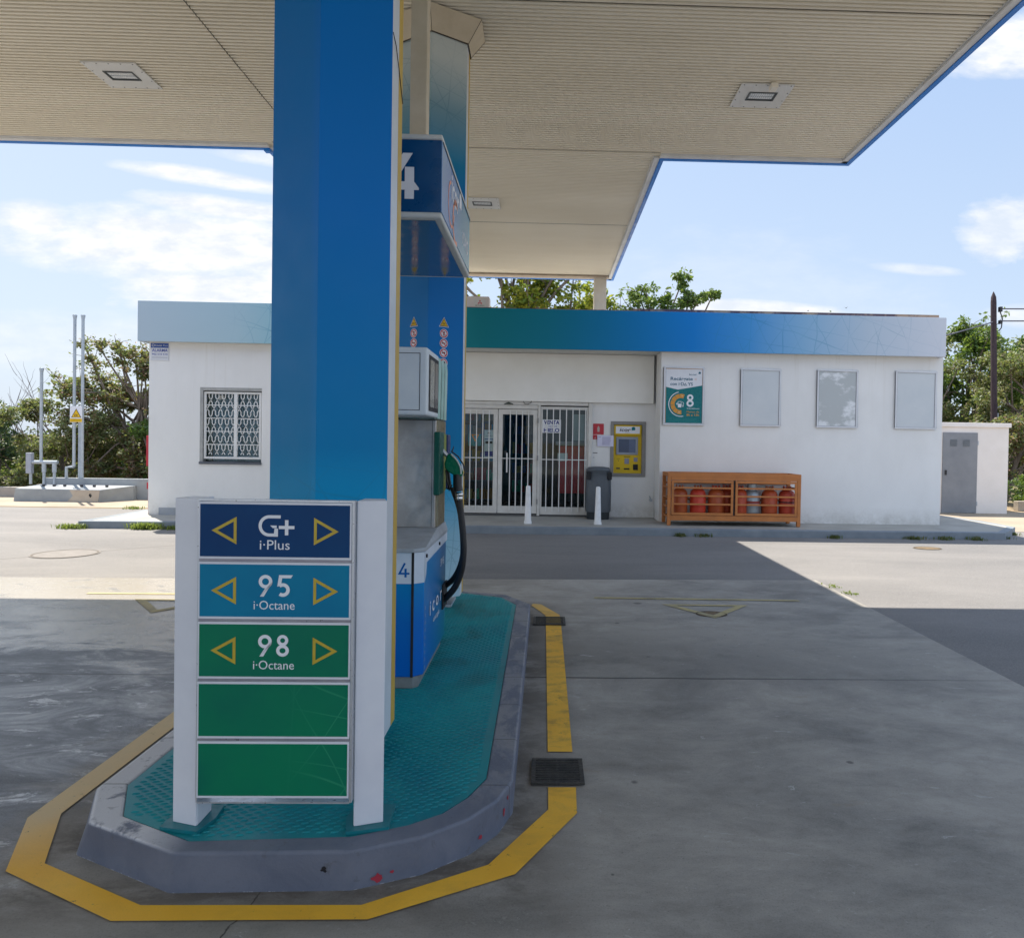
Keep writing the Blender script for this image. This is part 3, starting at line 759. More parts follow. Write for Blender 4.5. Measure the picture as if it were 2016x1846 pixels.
# ------------------------------------------------------------------ fuel grade sign
sg = thing('fuel_grade_sign', 'low fuel grade sign with five blue and green panels between two white posts', 'sign', (-.985, 2.75, .15))
TEALD = M('post_foot_teal', (.0, .17, .20, 1), (.01, .13, .15, 1), 9, .4)
for s in (-1, 1):
    X = lambda d: -.982 + s * d
    p = MB(); outl = [(X(.391), 2.772), (X(.290), 2.738), (X(.286), 2.748), (X(.286), 2.86), (X(.365), 2.86)]
    if s > 0: outl = outl[::-1]
    p.prism(outl, .160, 1.371); p.build('post', POSTW, sg, bevel=.003)
    fp = MB(); fp.prism([(X(.42), 2.735), (X(.27), 2.70), (X(.245), 2.80), (X(.255), 2.90), (X(.41), 2.91)][::(1 if s < 0 else -1)], .147, .160); fp.build('foot_plate', TEALD, sg)
fr = MB(); fr.box(-1.262, -1.2565, 2.712, 2.745, .262, 1.366); fr.box(-.7045, -.6955, 2.712, 2.745, .262, 1.366)
fr.box(-1.262, -.6955, 2.7125, 2.745, 1.3661, 1.3735); fr.box(-1.2565, -.7045, 2.712, 2.745, .258, .2635); fr.build('frame', ALU, sg)
def panel_mat(nm, a, b_):
    m, nt, b, P = newmat(nm)
    x, y, z = nt.sep(P)
    n = nt.noise(P, 3.5, 4, .5)
    c = nt.ramp(n, [(.35, a), (.65, b_)])
    ln = nt.math('MULTIPLY', nt.math('MULTIPLY', tri_net(nt, x, z, P, 5.0, .012), .35), nt.math('MULTIPLY', nt.map(x, -.95, -.78), nt.map(z, .72, .70)))
    c = nt.mix(ln, c, (.05, .35, .18, 1))
    nt.l.new(c, b.inputs['Base Color']); b.inputs['Roughness'].default_value = .42; b.inputs['Specular IOR Level'].default_value = .22
    return m
PM = [panel_mat('panel_navy', (.0, .038, .135, 1), (.0, .05, .155, 1)), panel_mat('panel_teal', (.0, .165, .31, 1), (.0, .20, .34, 1)), panel_mat('panel_green', (.0, .145, .085, 1), (.0, .18, .085, 1))]
RAIL = M('rail_grey', (.36, .35, .37, 1), (.28, .26, .30, 1), 12, .35, .5)
for i in range(5):
    zt = 1.3645 - i * .2188; zb = zt - .2075
    pl = MB(); y = 2.706
    pl.box(-1.2555, -.7055, y, y + .02, zb, zt, 1)
    pl.box(-1.2500, -.7110, y - .0015, y + .004, zb + .0085, zt - .0085, 0)
    po = pl.build('sign_panel', [PM[min(i, 2)], POSTW], sg)
    po['label'] = ['navy blue G+ panel', 'teal 95 panel', 'green 98 panel', 'upper blank green panel', 'lower blank green panel'][i]
    if i < 4:
        rl = MB(); rl.box(-1.2555, -.7055, y + .004, y + .02, zb - .0105, zb - .0008); rl.build('rail', RAIL, sg)
    if i < 3:
        L = MB(); o = (-.981, y - .0022, zb)
        L.flat(shift(tri(-.074), -.180, .1035), o, mat=1); L.flat(shift(tri(.074), .183, .1035), o, mat=1)
        if i == 0: L.flat(shift(join(glyphG(), glyphP()), -.056, .083, .078), o)
        else: L.flat(shift(join(dig9(), shift(dig5() if i == 1 else dig8(), .80)), -.058, .083, .079), o)
        t_ = text('i·Plus', .050, 0, .108) if i == 0 else text('i·Octane', .046, 0, .148)
        L.flat(shift(t_, .0, .036), o)
        L.build('lettering', [PRW, M('arrow_gold', (.52, .38, .03, 1), (.46, .32, .03, 1), 14, .35)], po, recalc=False)

# ------------------------------------------------------------------ hanging pump number sign
hs = thing('pump_number_sign', 'blue pump number box reading 4 hung from the canopy above the dispenser', 'sign', (-.98, 4.86, 2.82))
hx0, hx1, hy0, hy1, hz0, hz1 = -1.365, -.600, 4.10, 5.55, 2.855, 3.25
def head_side():
    m, nt, b, P = newmat('number_sign_print_sheen')
    x, y, z = nt.sep(P)
    c = nt.ramp(nt.map(nt.math('ADD', y, nt.math('MULTIPLY', z, -.6)), 2.1, 3.7), [(0, (.28, .45, .68, 1)), (.35, (.10, .24, .55, 1)), (.7, (.06, .26, .42, 1)), (1, (.12, .34, .45, 1))])  # printed blue with the open sky's brightness mixed into the ramp
    nt.l.new(c, b.inputs['Base Color']); b.inputs['Roughness'].default_value = .22
    return m
b_ = MB()
b_.box(hx0, hx1, hy0, hy1, hz0, hz1, 0)
bx = b_.build('box', [M('number_sign_navy', (.0, .055, .17, 1), (.0, .07, .20, 1), 3, .3)], hs)
for s in (1, -1):
    sd = MB(); X = hx1 if s > 0 else hx0
    sd.box(*sorted((X, X + s * .004)), hy0 + .004, hy1 - .004, hz0 + .004, hz1 - .004)
    so = sd.build('side_panel', head_side(), hs)
    L = MB(); u = (0, s, 0); o = (X + s * .0052, hy0 if s > 0 else hy1, hz0)
    L.flat(shift(text('icor', .22, .02, .36), .58, .21), o, u); L.flat(shift(leaf_logo(.11), .80, .28), o, u)
    L.flat(shift(text('i·DAYS', .13, .02, .34), 1.16, .10), o, u)
    L.flat(stroke([(x * .17 + .62, y * .16 + .12) for x, y in arc(0, 0, .8, 60, 300, 20)], .035), o, u, mat=1)
    L.flat(stroke([(x * .17 + .40, y * .16 + .17) for x, y in arc(0, 0, .8, 100, 350, 20)], .02), o, u, mat=1)
    L.build('lettering', [PRW, flatc('soft_coral', (.80, .30, .16, 1))], so, recalc=False)
nb = MB(); o = (0, hy0 - .0025, 0)
nb.add([(-.800, hy0 - .0025, 2.925), (-.749, hy0 - .0025, 2.925), (-.749, hy0 - .0025, 3.100), (-.800, hy0 - .0025, 3.100)], [(0, 1, 2, 3)])
nb.flat(poly([(-.757, 3.176), (-.811, 3.176), (-.935, 2.975), (-.878, 2.975)]), (0, hy0 - .0028, 0)); nb.flat(poly([(-.935, 2.974), (-.7485, 2.974), (-.7485, 3.020), (-.935, 3.020)]), (0, hy0 - .0031, 0))
nb.add([(-.7488, hy0 - .0025, 3.020), (-.722, hy0 - .0025, 2.985), (-.722, hy0 - .0025, 2.974), (-.7488, hy0 - .0025, 2.974)], [(0, 1, 2, 3)])
nb.build('numeral', PRW, hs, recalc=False)
bt = MB(); bt.box(hx0 - .006, hx1 + .006, hy0 - .012, hy1 + .012, hz0 - .036, hz0 - .0005)
SOFTW = M('off_white_plastic', (.60, .61, .58, 1), (.52, .54, .52, 1), 7, .5)
bt.build('lower_trim', SOFTW, hs, bevel=.014, seg=4)
un = MB(); un.box(hx0 + .035, hx1 - .035, hy0 + .03, hy1 - .03, hz0 - .0385, hz0 - .036); un.build('underside', M('mirror_underside', (.12, .20, .25, 1), (.14, .22, .27, 1), 3, .09, .55), hs)
tt = MB(); tt.box(hx0 - .006, hx1 + .006, hy0 - .010, hy1 + .010, hz1 + .0005, hz1 + .030); tt.build('upper_trim', SOFTW, hs, bevel=.010, seg=3)
te = MB(); te.box(hx1 + .0005, hx1 + .007, hy0 + .02, hy1, hz1 - .010, hz1 + .0004); te.build('seal', DARK, hs)
for X in (-.757, -1.21):
    ps = MB(); ps.box(X - .047, X + .047, 4.24, 4.34, hz1 + .03, CEIL - .0015); ps.build('hanger_post', BEIGE, hs, bevel=.004)

# ------------------------------------------------------------------ fuel dispenser
fd = thing('fuel_dispenser', 'blue and white fuel dispenser number 4 with steel middle between the two columns', 'fuel pump', (-.985, 4.8, .15))
pc = -.985
def oct_(hw, y0, y1, c): return [(pc - hw + c, y0), (pc + hw - c, y0), (pc + hw, y0 + c), (pc + hw, y1 - c), (pc + hw - c, y1), (pc - hw + c, y1), (pc - hw, y1 - c), (pc - hw, y0 + c)]
def disp_mat():
    m, nt, b, P = newmat('dispenser_print')
    x, y, z = nt.sep(P)
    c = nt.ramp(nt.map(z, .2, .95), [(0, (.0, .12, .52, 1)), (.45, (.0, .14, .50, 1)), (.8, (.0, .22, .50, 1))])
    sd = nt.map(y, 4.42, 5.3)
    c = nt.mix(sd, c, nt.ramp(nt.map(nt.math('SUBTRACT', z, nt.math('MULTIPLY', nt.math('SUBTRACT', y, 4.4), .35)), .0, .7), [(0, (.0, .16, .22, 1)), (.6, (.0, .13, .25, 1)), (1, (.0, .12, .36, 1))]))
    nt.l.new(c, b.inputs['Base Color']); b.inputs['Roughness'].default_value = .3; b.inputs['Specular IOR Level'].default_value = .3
    bump(nt, b, nt.noise(P, 5, 3), .06, .01)
    return m
DP = disp_mat()
pl = MB(); pl.prism(oct_(.255, 4.31, 5.28, .03), .147, .215); pl.build('plinth', M('plinth_grey', (.20, .22, .22, 1), (.14, .15, .15, 1), 9, .6, bmp=.2), fd, bevel=.004)
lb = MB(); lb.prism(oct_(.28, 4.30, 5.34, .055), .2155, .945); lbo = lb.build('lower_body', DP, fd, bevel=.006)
# pale band at the top of the lower body, folded round the chamfer
PALE = M('dispenser_pale', (.64, .70, .78, 1), (.56, .63, .71, 1), 5, .4)
wb = MB(); e = .0022
A = [(pc - .225, 4.30 - e), (-.760 + .012, 4.30 - e)]
def vquad(p, q, z0, z1, mat=0): wb.add([(p[0], p[1], z0), (q[0], q[1], z0), (q[0], q[1], z1), (p[0], p[1], z1)], [(0, 1, 2, 3)], mat)
vquad((pc - .22, 4.30 - e), (-.7705, 4.30 - e), .762, .943); vquad((-.7695 + .013, 4.30 - e), (-.7615 + .0015, 4.30 - e), .762, .943)
vquad((-.7600 + .0016, 4.3000 - e * .6), (-.705 + e * .7, 4.355 - e * .7), .762, .943)
wb.add([(-.705 + e, 4.358, .762), (-.705 + e, 4.41, .800), (-.705 + e, 4.43, .870), (-.705 + e, 5.33, .885), (-.705 + e, 5.33, .943), (-.705 + e, 4.358, .943)], [(0, 1, 2, 3, 4, 5)])
wb.build('pale_band', PALE, lbo, recalc=False)
gp = MB(); gp.box(-.7705, -.7560, 4.2962, 4.302, .216, .944); gp.build('door_gap', DARK, lbo)
nm = MB(); nm.flat(shift(dig4(.13), 0, 0, .083), (-.848, 4.30 - .004, .800)); nm.build('numeral', flatc('print_blue', (.0, .12, .40, 1)), lbo, recalc=False)
sl = MB(); o = (-.705 + .0035, 4.40, 0)
sl.flat(shift(text('i c o r', .135, .010, .52), .42, .515), o, (0, 1, 0))
sl.flat(shift(text('energia', .05, 0, .26), .44, .44), o, (0, 1, 0)); sl.flat(shift(text('SP 95', .07, .01, .16), .68, .745), o, (0, 1, 0))
for k in range(9): sl.flat(poly([(0, 0), (.006, 0), (.006, .022), (0, .022)]), (-.705 + .0035, 4.385, .24 + k * .044), (0, 1, 0))
sl.build('lettering', PRW, lbo, recalc=False)
for y in (4.40, 4.93):
    kb = MB(); kb.tube([(-.703, y, .912), (-.694, y, .912)], .011, 12); kb.build('lock', BLACK, lbo)
cp = MB()
cpo = oct_(.29, 4.285, 5.35, .06); cpi = oct_(.268, 4.93, 5.34, .01)
vs = [(x, y, .9455) for x, y in cpo] + [(x, y, .968) for x, y in cpo]
cp.add(vs, [(i, (i + 1) % 8, 8 + (i + 1) % 8, 8 + i) for i in range(8)]); cp.add(vs, [tuple(range(7, -1, -1))])
vs = [(x, y, .968) for x, y in cpo] + [(x, y, 1.016) for x, y in cpi]
cp.add(vs, [(i, (i + 1) % 8, 8 + (i + 1) % 8, 8 + i) for i in range(8)]); cp.add(vs, [tuple(range(8, 16))])
cp.build('sloped_cap', M('cap_grey', (.40, .43, .46, 1), (.30, .32, .34, 1), 6, .45, bmp=.1), fd, bevel=.004)
cb = MB(); cb.box(pc - .252, pc + .252, 4.93, 5.33, 1.0165, 1.735); cb.build('steel_cabinet', STEEL, fd, bevel=.004)
ce = MB(); ce.box(pc + .226, pc + .2285, 4.9285, 4.932, 1.02, 1.73); ce.build('cabinet_seam', DARK, fd)
BRASS = M('brass_fins', (.42, .37, .26, 1), (.30, .26, .18, 1), 8, .35, .6)
for s in (-1, 1):
    fn = MB(); fn.box(*sorted((pc + s * .2521, pc + s * .255)), 4.955, 5.31, 1.02, 1.733)
    for k in range(6):
        y = 4.96 + k * .062; fn.box(*sorted((pc + s * .2545, pc + s * .266)), y, y + .022, 1.02, 1.733)
    fn.build('side_fins', BRASS, fd)
HG = M('head_grey', (.66, .71, .74, 1), (.60, .65, .69, 1), 6, .42)
hd = MB(); hd.box(pc - .28, pc + .28, 4.36, 4.815, 1.745, 2.146); ho = hd.build('display_head', HG, fd, bevel=.012, seg=3)
dr = MB()
for a in ((-1.20, -.7465, 2.108, 2.1115), (-1.20, -.7465, 1.774, 1.7775)): dr.box(a[0], a[1], 4.3585, 4.362, a[2], a[3])
dr.box(-.7500, -.7465, 4.3585, 4.362, 1.7775, 2.108); dr.build('door_gap', DARK, ho)
for s in (-1, 1):
    X = pc + s * .28
    wn = MB(); wn.box(*sorted((X, X + s * .003)), 4.425, 4.795, 1.775, 2.110, 0); wn.box(*sorted((X + s * .003, X + s * .005)), 4.455, 4.62, 1.80, 2.085, 1)
    wn.box(*sorted((X + s * .003, X + s * .005)), 4.64, 4.77, 1.80, 2.085, 2)
    wn.build('display_window', [DARK, flatc('display_glass', (.22, .23, .21, 1), .08), flatc('display_black', (.012, .012, .03, 1), .05)], ho)
gl = MB(); gl.box(pc - .262, pc + .262, 4.816, 5.32, 1.736, 2.140)
gl.build('rear_head', M('green_tinted_side', (.15, .22, .20, 1), (.20, .28, .26, 1), 4, .12, .5), fd, bevel=.006)
for s in (-1, 1):
    g2 = MB()
    for k in range(3):
        y = 4.86 + k * .15; g2.tube([(pc + s * .270, y, 1.74), (pc + s * .275, y, 2.08), (pc + s * .268, y, 2.135)], .018, 10)
    g2.build('glass_tubes', M('green_glass_tube', (.30, .42, .38, 1), (.20, .32, .28, 1), 5, .06, .3), fd)
    # nozzle boots
    for (ya, yb, xo, zt, zb, mt, nm) in ((4.83, 5.04, .292, 1.655, 1.24, ('boot_green', (.0, .075, .055, 1)), 'green'), (5.045, 5.17, .290, 1.645, 1.25, ('boot_yellow', (.22, .26, .04, 1)), 'yellow'), (5.175, 5.31, .300, 1.64, 1.26, ('boot_navy', (.01, .03, .13, 1)), 'navy')):
        bb = MB(); bb.box(*sorted((pc + s * .253, pc + s * xo)), ya, yb, zb, zt)
        bo = bb.build('nozzle_boot', flatc(*mt), fd, bevel=.008); bo['label'] = nm + ' nozzle boot'
    # nozzle + hose
    NG = flatc('nozzle_green', (.0, .155, .075, 1), .28)
    Yn = 5.02
    X = lambda d: pc + s * d
    z = MB()
    body = [(.300, 1.44), (.318, 1.505), (.345, 1.515), (.375, 1.485), (.405, 1.44), (.424, 1.385), (.420, 1.355), (.375, 1.362), (.33, 1.385), (.305, 1.41)]
    for yo, in ((0,),):
        vs = [(X(a), Yn - .026, b) for a, b in body] + [(X(a), Yn + .026, b) for a, b in body]; n = len(body)
        z.add(vs, [tuple(range(n - 1, -1, -1)), tuple(range(n, 2 * n))] + [(i, (i + 1) % n, n + (i + 1) % n, n + i) for i in range(n)])
    no = z.build('fuel_nozzle', NG, fd, bevel=.010, seg=3)
    gd = MB(); gd.tube([(X(.345), Yn, 1.525), (X(.39), Yn, 1.492), (X(.425), Yn, 1.44), (X(.438), Yn, 1.385), (X(.432), Yn, 1.360)], .005, 8); gd.tube([(X(.345), Yn, 1.522), (X(.356), Yn, 1.545), (X(.360), Yn, 1.562)], [.006, .004, .002], 6)
    gd.build('hand_guard', BLACK, no)
    lv = MB(); lv.tube([(X(.345), Yn - .027, 1.508), (X(.385), Yn - .0275, 1.468), (X(.41), Yn - .0275, 1.42), (X(.414), Yn - .027, 1.375)], .006, 6); lv.build('silver_stripe', flatc('nozzle_silver', (.55, .58, .55, 1), .25), no)
    spt = MB(); spt.tube([(X(.335), Yn, 1.475), (X(.285), Yn, 1.53), (X(.262), Yn, 1.55)], .014, 10); spt.build('spout', ALU, no)
    tg = MB(); tg.tube([(X(.31), Yn, 1.40), (X(.318), Yn, 1.32), (X(.335), Yn, 1.26), (X(.350), Yn, 1.30)], .007, 6); tg.tube([(X(.305), Yn + .1, 1.42), (X(.325), Yn + .1, 1.30), (X(.312), Yn + .1, 1.26)], .010, 6); tg.build('trigger', BLACK, no)
    sv = MB(); sv.tube([(X(.388), Yn, 1.372), (X(.388), Yn, 1.30), (X(.396), Yn, 1.255)], .030, 14); sv.build('swivel_sleeve', BLACK, no)
    rg = MB(); rg.lathe([(0, 1.248), (.024, 1.248), (.027, 1.240), (.027, 1.226), (.022, 1.220), (.025, 1.214), (.025, 1.200), (.020, 1.195), (0, 1.195)], (X(.402), Yn), 16); rg.build('hose_coupling', M('chrome', (.6, .6, .6, 1), rough=.15, metal=1), no)
    def curve(pts, k=8):
        out = []
        P_ = [Vector(p) for p in pts]; P_ = [P_[0] * 2 - P_[1]] + P_ + [P_[-1] * 2 - P_[-2]]
        for i in range(1, len(P_) - 2):
            for j in range(k):
                t = j / k; a, b, c, d = P_[i - 1:i + 3]
                out.append(.5 * ((2 * b) + (c - a) * t + (2 * a - 5 * b + 4 * c - d) * t * t + (3 * b - a - 3 * c + d) * t ** 3))
        out.append(P_[-2]); return out
    h1 = [(X(.402), Yn, 1.20), (X(.415), Yn + .01, 1.09), (X(.428), Yn + .02, .96), (X(.432), Yn + .03, .83), (X(.415), Yn + .05, .70), (X(.370), Yn + .08, .585), (X(.300), Yn + .12, .50), (X(.275), Yn + .14, .475)]
    h2 = [(X(.335), Yn + .16, 1.27), (X(.385), Yn + .13, 1.14), (X(.418), Yn + .11, .98), (X(.424), Yn + .10, .84), (X(.398), Yn + .13, .72), (X(.350), Yn + .17, .63), (X(.295), Yn + .22, .575), (X(.275), Yn + .24, .56)]
    for hp, r_ in ((h1, .0225), (h2, .0205)):
        hm = MB(); hm.tube(curve(hp), r_, 14); hm.build('hose', BLACK, fd)
    fj = MB(); fj.box(*sorted((X(.280), X(.292))), 5.10, 5.30, .43, .60); fj.build('hose_outlet', DARK, fd, bevel=.003)
# ------------------------------------------------------------------ shop building
def wall_mat():
    m, nt, b, P = newmat('shop_wall_render')
    x, y, z = nt.sep(P)
    n = nt.noise(nt.vmul(P, (1, 1, .35)), 1.6, 9, .65, .3)
    c = nt.ramp(n, [(.3, (.80, .79, .77, 1)), (.7, (.74, .73, .71, 1))])
    drip = nt.math('MULTIPLY', nt.map(nt.noise(nt.vmul(P, (9, 9, .30)), 1, 8, .7), .54, .72, 0, .38), nt.map(z, 1.6, 3.3))
    c = nt.mix(drip, c, (.56, .52, .45, 1))
    foot = nt.math('MULTIPLY', nt.map(z, .45, .13), nt.map(nt.noise(P, 5, 9, .7), .36, .62, 0, .7))
    c = nt.mix(foot, c, (.42, .39, .34, 1))
    blot = nt.map(nt.noise(P, .9, 8, .65), .50, .70, 0, .22)
    c = nt.mix(blot, c, (.60, .59, .56, 1))
    nt.l.new(c, b.inputs['Base Color']); b.inputs['Roughness'].default_value = .85
    bump(nt, b, nt.math('ADD', nt.noise(P, 120, 4, .7), nt.math('MULTIPLY', nt.noise(P, 3, 4), 2)), .25, .006)
    return m
WALL = wall_mat()
def fascia_mat():
    m, nt, b, P = newmat('fascia_print')
    x, y, z = nt.sep(P)
    f = nt.map(x, -7.52, 7.53)
    c = nt.ramp(f, [(0, (.43, .52, .58, 1)), (.12, (.38, .53, .59, 1)), (.20, (.24, .50, .58, 1)), (.32, (.02, .26, .28, 1)), (.42, (.0, .17, .215, 1)), (.50, (.0, .175, .27, 1)), (.60, (.0, .175, .42, 1)), (.68, (.0, .19, .56, 1)),
                    (.75, (.05, .27, .59, 1)), (.82, (.22, .41, .60, 1)), (.90, (.43, .52, .61, 1)), (1, (.60, .62, .67, 1))])
    ln = nt.math('MULTIPLY', tri_net(nt, x, z, P, 2.4, .014), .7)
    msk = nt.ramp(f, [(.10, 0), (.17, 1), (.26, .6), (.34, 0), (.66, 0), (.74, 1), (.92, .7), (.98, .2)])
    c = nt.mix(nt.math('MULTIPLY', ln, msk), c, nt.mix(.6, c, (.02, .20, .34, 1)))
    nt.l.new(c, b.inputs['Base Color']); b.inputs['Roughness'].default_value = .42; b.inputs['Specular IOR Level'].default_value = .2
    return m
shop = thing('shop_building', 'low white station shop with blue to pale printed fascia and barred glass entrance', 'building', (0, 16.5, .13))
BX0, BX1, BY, BYB = -7.41, 7.595, 13.95, 20.0
RX0, RX1, RY = -3.2, 2.165, 14.64
ZT = 3.36; ZB = .05; T = .25
wl = MB()
wx0, wx1, wz0, wz1 = -6.468, -5.330, 1.085, 2.518     # window opening in the left wall
wl.box(BX0, wx0, BY, BY + T, ZB, ZT); wl.box(wx1, RX0, BY, BY + T, ZB, ZT); wl.box(wx0, wx1, BY, BY + T, ZB, wz0); wl.box(wx0, wx1, BY, BY + T, wz1, ZT)
wl.box(RX1, BX1, BY, BY + T, ZB, ZT)
wl.box(BX0, BX0 + T, BY + T, BYB, ZB, ZT); wl.box(BX1 - T, BX1, BY + T, BYB, ZB, ZT); wl.box(BX0 + T, BX1 - T, BYB - T, BYB, ZB, ZT)
wl.box(RX0 - T, RX0, BY + T, RY + T, ZB, ZT); wl.box(RX1, RX1 + T, BY + T, RY + T, ZB, ZT)
DX0, DX1, DZ = -1.80, .91, 2.39
wl.box(RX0, DX0, RY, RY + T, ZB, ZT); wl.box(DX0, DX1, RY + .005, RY + T, DZ, ZT)
tx0, tx1, tz0, tz1 = 1.285, 1.985, .935, 2.035          # terminal niche
wl.box(DX1, tx0, RY, RY + T, ZB, ZT); wl.box(tx1, RX1, RY, RY + T, ZB, ZT); wl.box(tx0, tx1, RY, RY + T, ZB, tz0); wl.box(tx0, tx1, RY, RY + T, tz1, ZT)
wl.build('wall', WALL, shop)
rf = MB(); rf.box(BX0 - .05, BX1 - .08, BY - .10, BYB + .05, ZT + .002, ZT + .20); rfo = rf.build('roof', M('roof_slab', (.45, .43, .40, 1), rough=.85), shop)
cpn = MB(); cpn.box(1.6, 7.42, 13.82, 13.90, 4.04, 4.128); cpn.box(-1.6, 1.6, 13.83, 13.88, 4.04, 4.095)
cpn.build('coping', M('brown_coping', (.30, .21, .15, 1), (.08, .05, .07, 1), 1.5, .7, lo=.46, hi=.54, stretch=(1.6, 1, 1)), rfo)  # brown metal, its orange-brown reflections put into the mottled colour
fs = MB()
fs.box(-7.52, 7.53, 13.75, 13.80, 3.330, 4.07); fs.box(-7.52, -7.47, 13.801, BYB + .1, 3.330, 4.07); fs.box(7.48, 7.53, 13.801, BYB + .1, 3.330, 4.07)
fs.build('fascia', fascia_mat(), shop, bevel=.004)
sf = MB(); sf.box(-7.469, 7.479, 13.801, BY - .001, 3.345, 3.358); sf.box(-7.469, BX0 - .001, BY, BYB, 3.345, 3.358)
sf.box(RX0 + .001, RX1 - .001, BY - .0005, 14.54, 3.345, 3.358); sf.build('eave_soffit', SOFTW, shop)
sk = MB(); sk.box(BX0 + .2, RX0, BY - .012, BY - .001, .12, .26); sk.build('skirting', M('skirting_grey', (.35, .37, .40, 1), (.28, .30, .32, 1), 4, .8), shop)
# box over the entrance
li = MB(); li.box(RX0 + .001, 2.118, 14.545, RY - .001, 2.396, ZT - .02); lio = li.build('entrance_header', M('header_cream', (.86, .84, .79, 1), (.80, .78, .72, 1), 2, .6, bmp=.1), shop, bevel=.003)
lg = MB(); lg.box(2.1185, 2.130, 14.56, RY - .001, 2.396, ZT - .02); lg.build('header_shadow_line', DARK, lio)  # dark strip painted in as the shadow line beside the header
# window
wf = MB(); fgr = M('window_reveal', (.30, .30, .29, 1), (.42, .42, .40, 1), 5, .8)
wf.box(wx0, wx0 + .055, BY - .004, BY + .20, wz0, wz1); wf.box(wx0 + .055, wx1, BY - .004, BY + .20, wz1 - .06, wz1)
wo = wf.build('window', fgr, shop)
sl = MB(); sl.box(wx0 - .005, wx1 + .005, BY - .03, BY + .16, wz0, wz0 + .045); sl.build('sill', M('dark_sill', (.10, .11, .13, 1), rough=.6), wo, bevel=.004)
fm = MB(); a, b_, c, d = -6.405, -5.345, 1.185, 2.44
def rectf(mb, x0, x1, z0, z1, w_, y0, y1, mat=0):
    mb.box(x0, x1, y0, y1, z1 - w_, z1, mat); mb.box(x0, x1, y0, y1, z0, z0 + w_, mat)
    mb.box(x0, x0 + w_, y0, y1, z0 + w_, z1 - w_, mat); mb.box(x1 - w_, x1, y0, y1, z0 + w_, z1 - w_, mat)
rectf(fm, a, b_, c, d, .038, BY + .02, BY + .06); fm.box(-5.848, -5.790, BY + .018, BY + .062, c + .038, d - .038); fm.build('frame', WHITE, wo, bevel=.003)
gr = MB(); zt_, zb_ = d - .038, c + .038; yg = BY + .035
for z in (2.19, 1.945, 1.70, 1.455): gr.box(a + .038, b_ - .038, yg - .006, yg + .006, z - .007, z + .007)
h = .161; z0_ = 2.285; dd = .1215
for x0_, x1_, ph in ((a + .038, -5.848, 0), (-5.790, b_ - .038, 1)):
    k = -1
    while True:
        xk = x0_ + dd / 4 + k * dd / 2 + (.02 if ph == 0 else .035)
        if xk > x1_ + dd: break
        pts = []
        for n_ in range(-1, 9):
            zc = z0_ - n_ * h; s_ = 1 if (k + n_) % 2 == 0 else -1
            pts += [(xk, zc + .052), (xk + s_ * dd / 4 * .98, zc + .006), (xk + s_ * dd / 4 * .98, zc - .006), (xk, zc - .052)]
        pts = [(min(max(x, x0_), x1_), z) for x, z in pts if zb_ - .01 < z < zt_ + .01]
        if len(pts) > 1 and any(x0_ < p[0] < x1_ for p in pts): gr.flat(stroke(pts, .0125), (0, yg - .007, 0)); gr.flat(stroke(pts, .0125), (0, yg + .003, 0))
        k += 1
gr.build('grille', WHITE, wo, recalc=False)
def glass_mat(name, tint=(.80, .86, .86, 1)):
    m = bpy.data.materials.new(name); m.use_nodes = True; nt = NT(m.node_tree); m.node_tree.nodes.remove(m.node_tree.nodes['Principled BSDF'])
    t = nt.new('ShaderNodeBsdfTransparent'); t.inputs[0].default_value = tint
    g = nt.new('ShaderNodeBsdfGlossy'); g.inputs['Roughness'].default_value = .02; g.inputs['Color'].default_value = (.8, .85, .9, 1)
    fr_ = nt.new('ShaderNodeFresnel'); fr_.inputs[0].default_value = 1.5
    fac = nt.math('MULTIPLY', fr_.outputs[0], .55)
    mx = nt.new('ShaderNodeMixShader'); nt.l.new(fac, mx.inputs[0]); nt.l.new(t.outputs[0], mx.inputs[1]); nt.l.new(g.outputs[0], mx.inputs[2])
    nt.l.new(mx.outputs[0], m.node_tree.nodes['Material Output'].inputs[0]); return m
GLASS = glass_mat('window_glass')
pn = MB(); pn.box(wx0 + .06, wx1, BY + .13, BY + .135, wz0 + .05, wz1 - .06); pn.build('pane', GLASS, wo)
bl = MB(); z = wz0 + .06
while z < wz1 - .08:
    bl.add([(-6.30, BY + .175, z), (wx1, BY + .175, z), (wx1, BY + .190, z + .021), (-6.30, BY + .190, z + .021)], [(0, 1, 2, 3)], 0); z += .0265
bl.box(wx0 + .07, -6.31, BY + .16, BY + .165, wz0 + .06, wz1 - .06, 1); bl.box(-6.31, wx1, BY + .20, BY + .205, wz0 + .02, wz1, 2)
bl.build('blind', [flatc('blind_slat', (.50, .60, .70, 1)), flatc('curtain_white', (.5, .5, .47, 1)), flatc('blind_shadow', (.10, .15, .20, 1))], wo, recalc=False)
no_ = MB(); no_.box(-6.18, -6.075, BY + .122, BY + .127, 2.30, 2.38); tag(no_.build('paper_note', flatc('note_paper', (.55, .55, .50, 1)), origin=(-6.13, BY + .12, 2.30)), 'small pale paper note stuck behind the grille at the top of the left window', 'note')

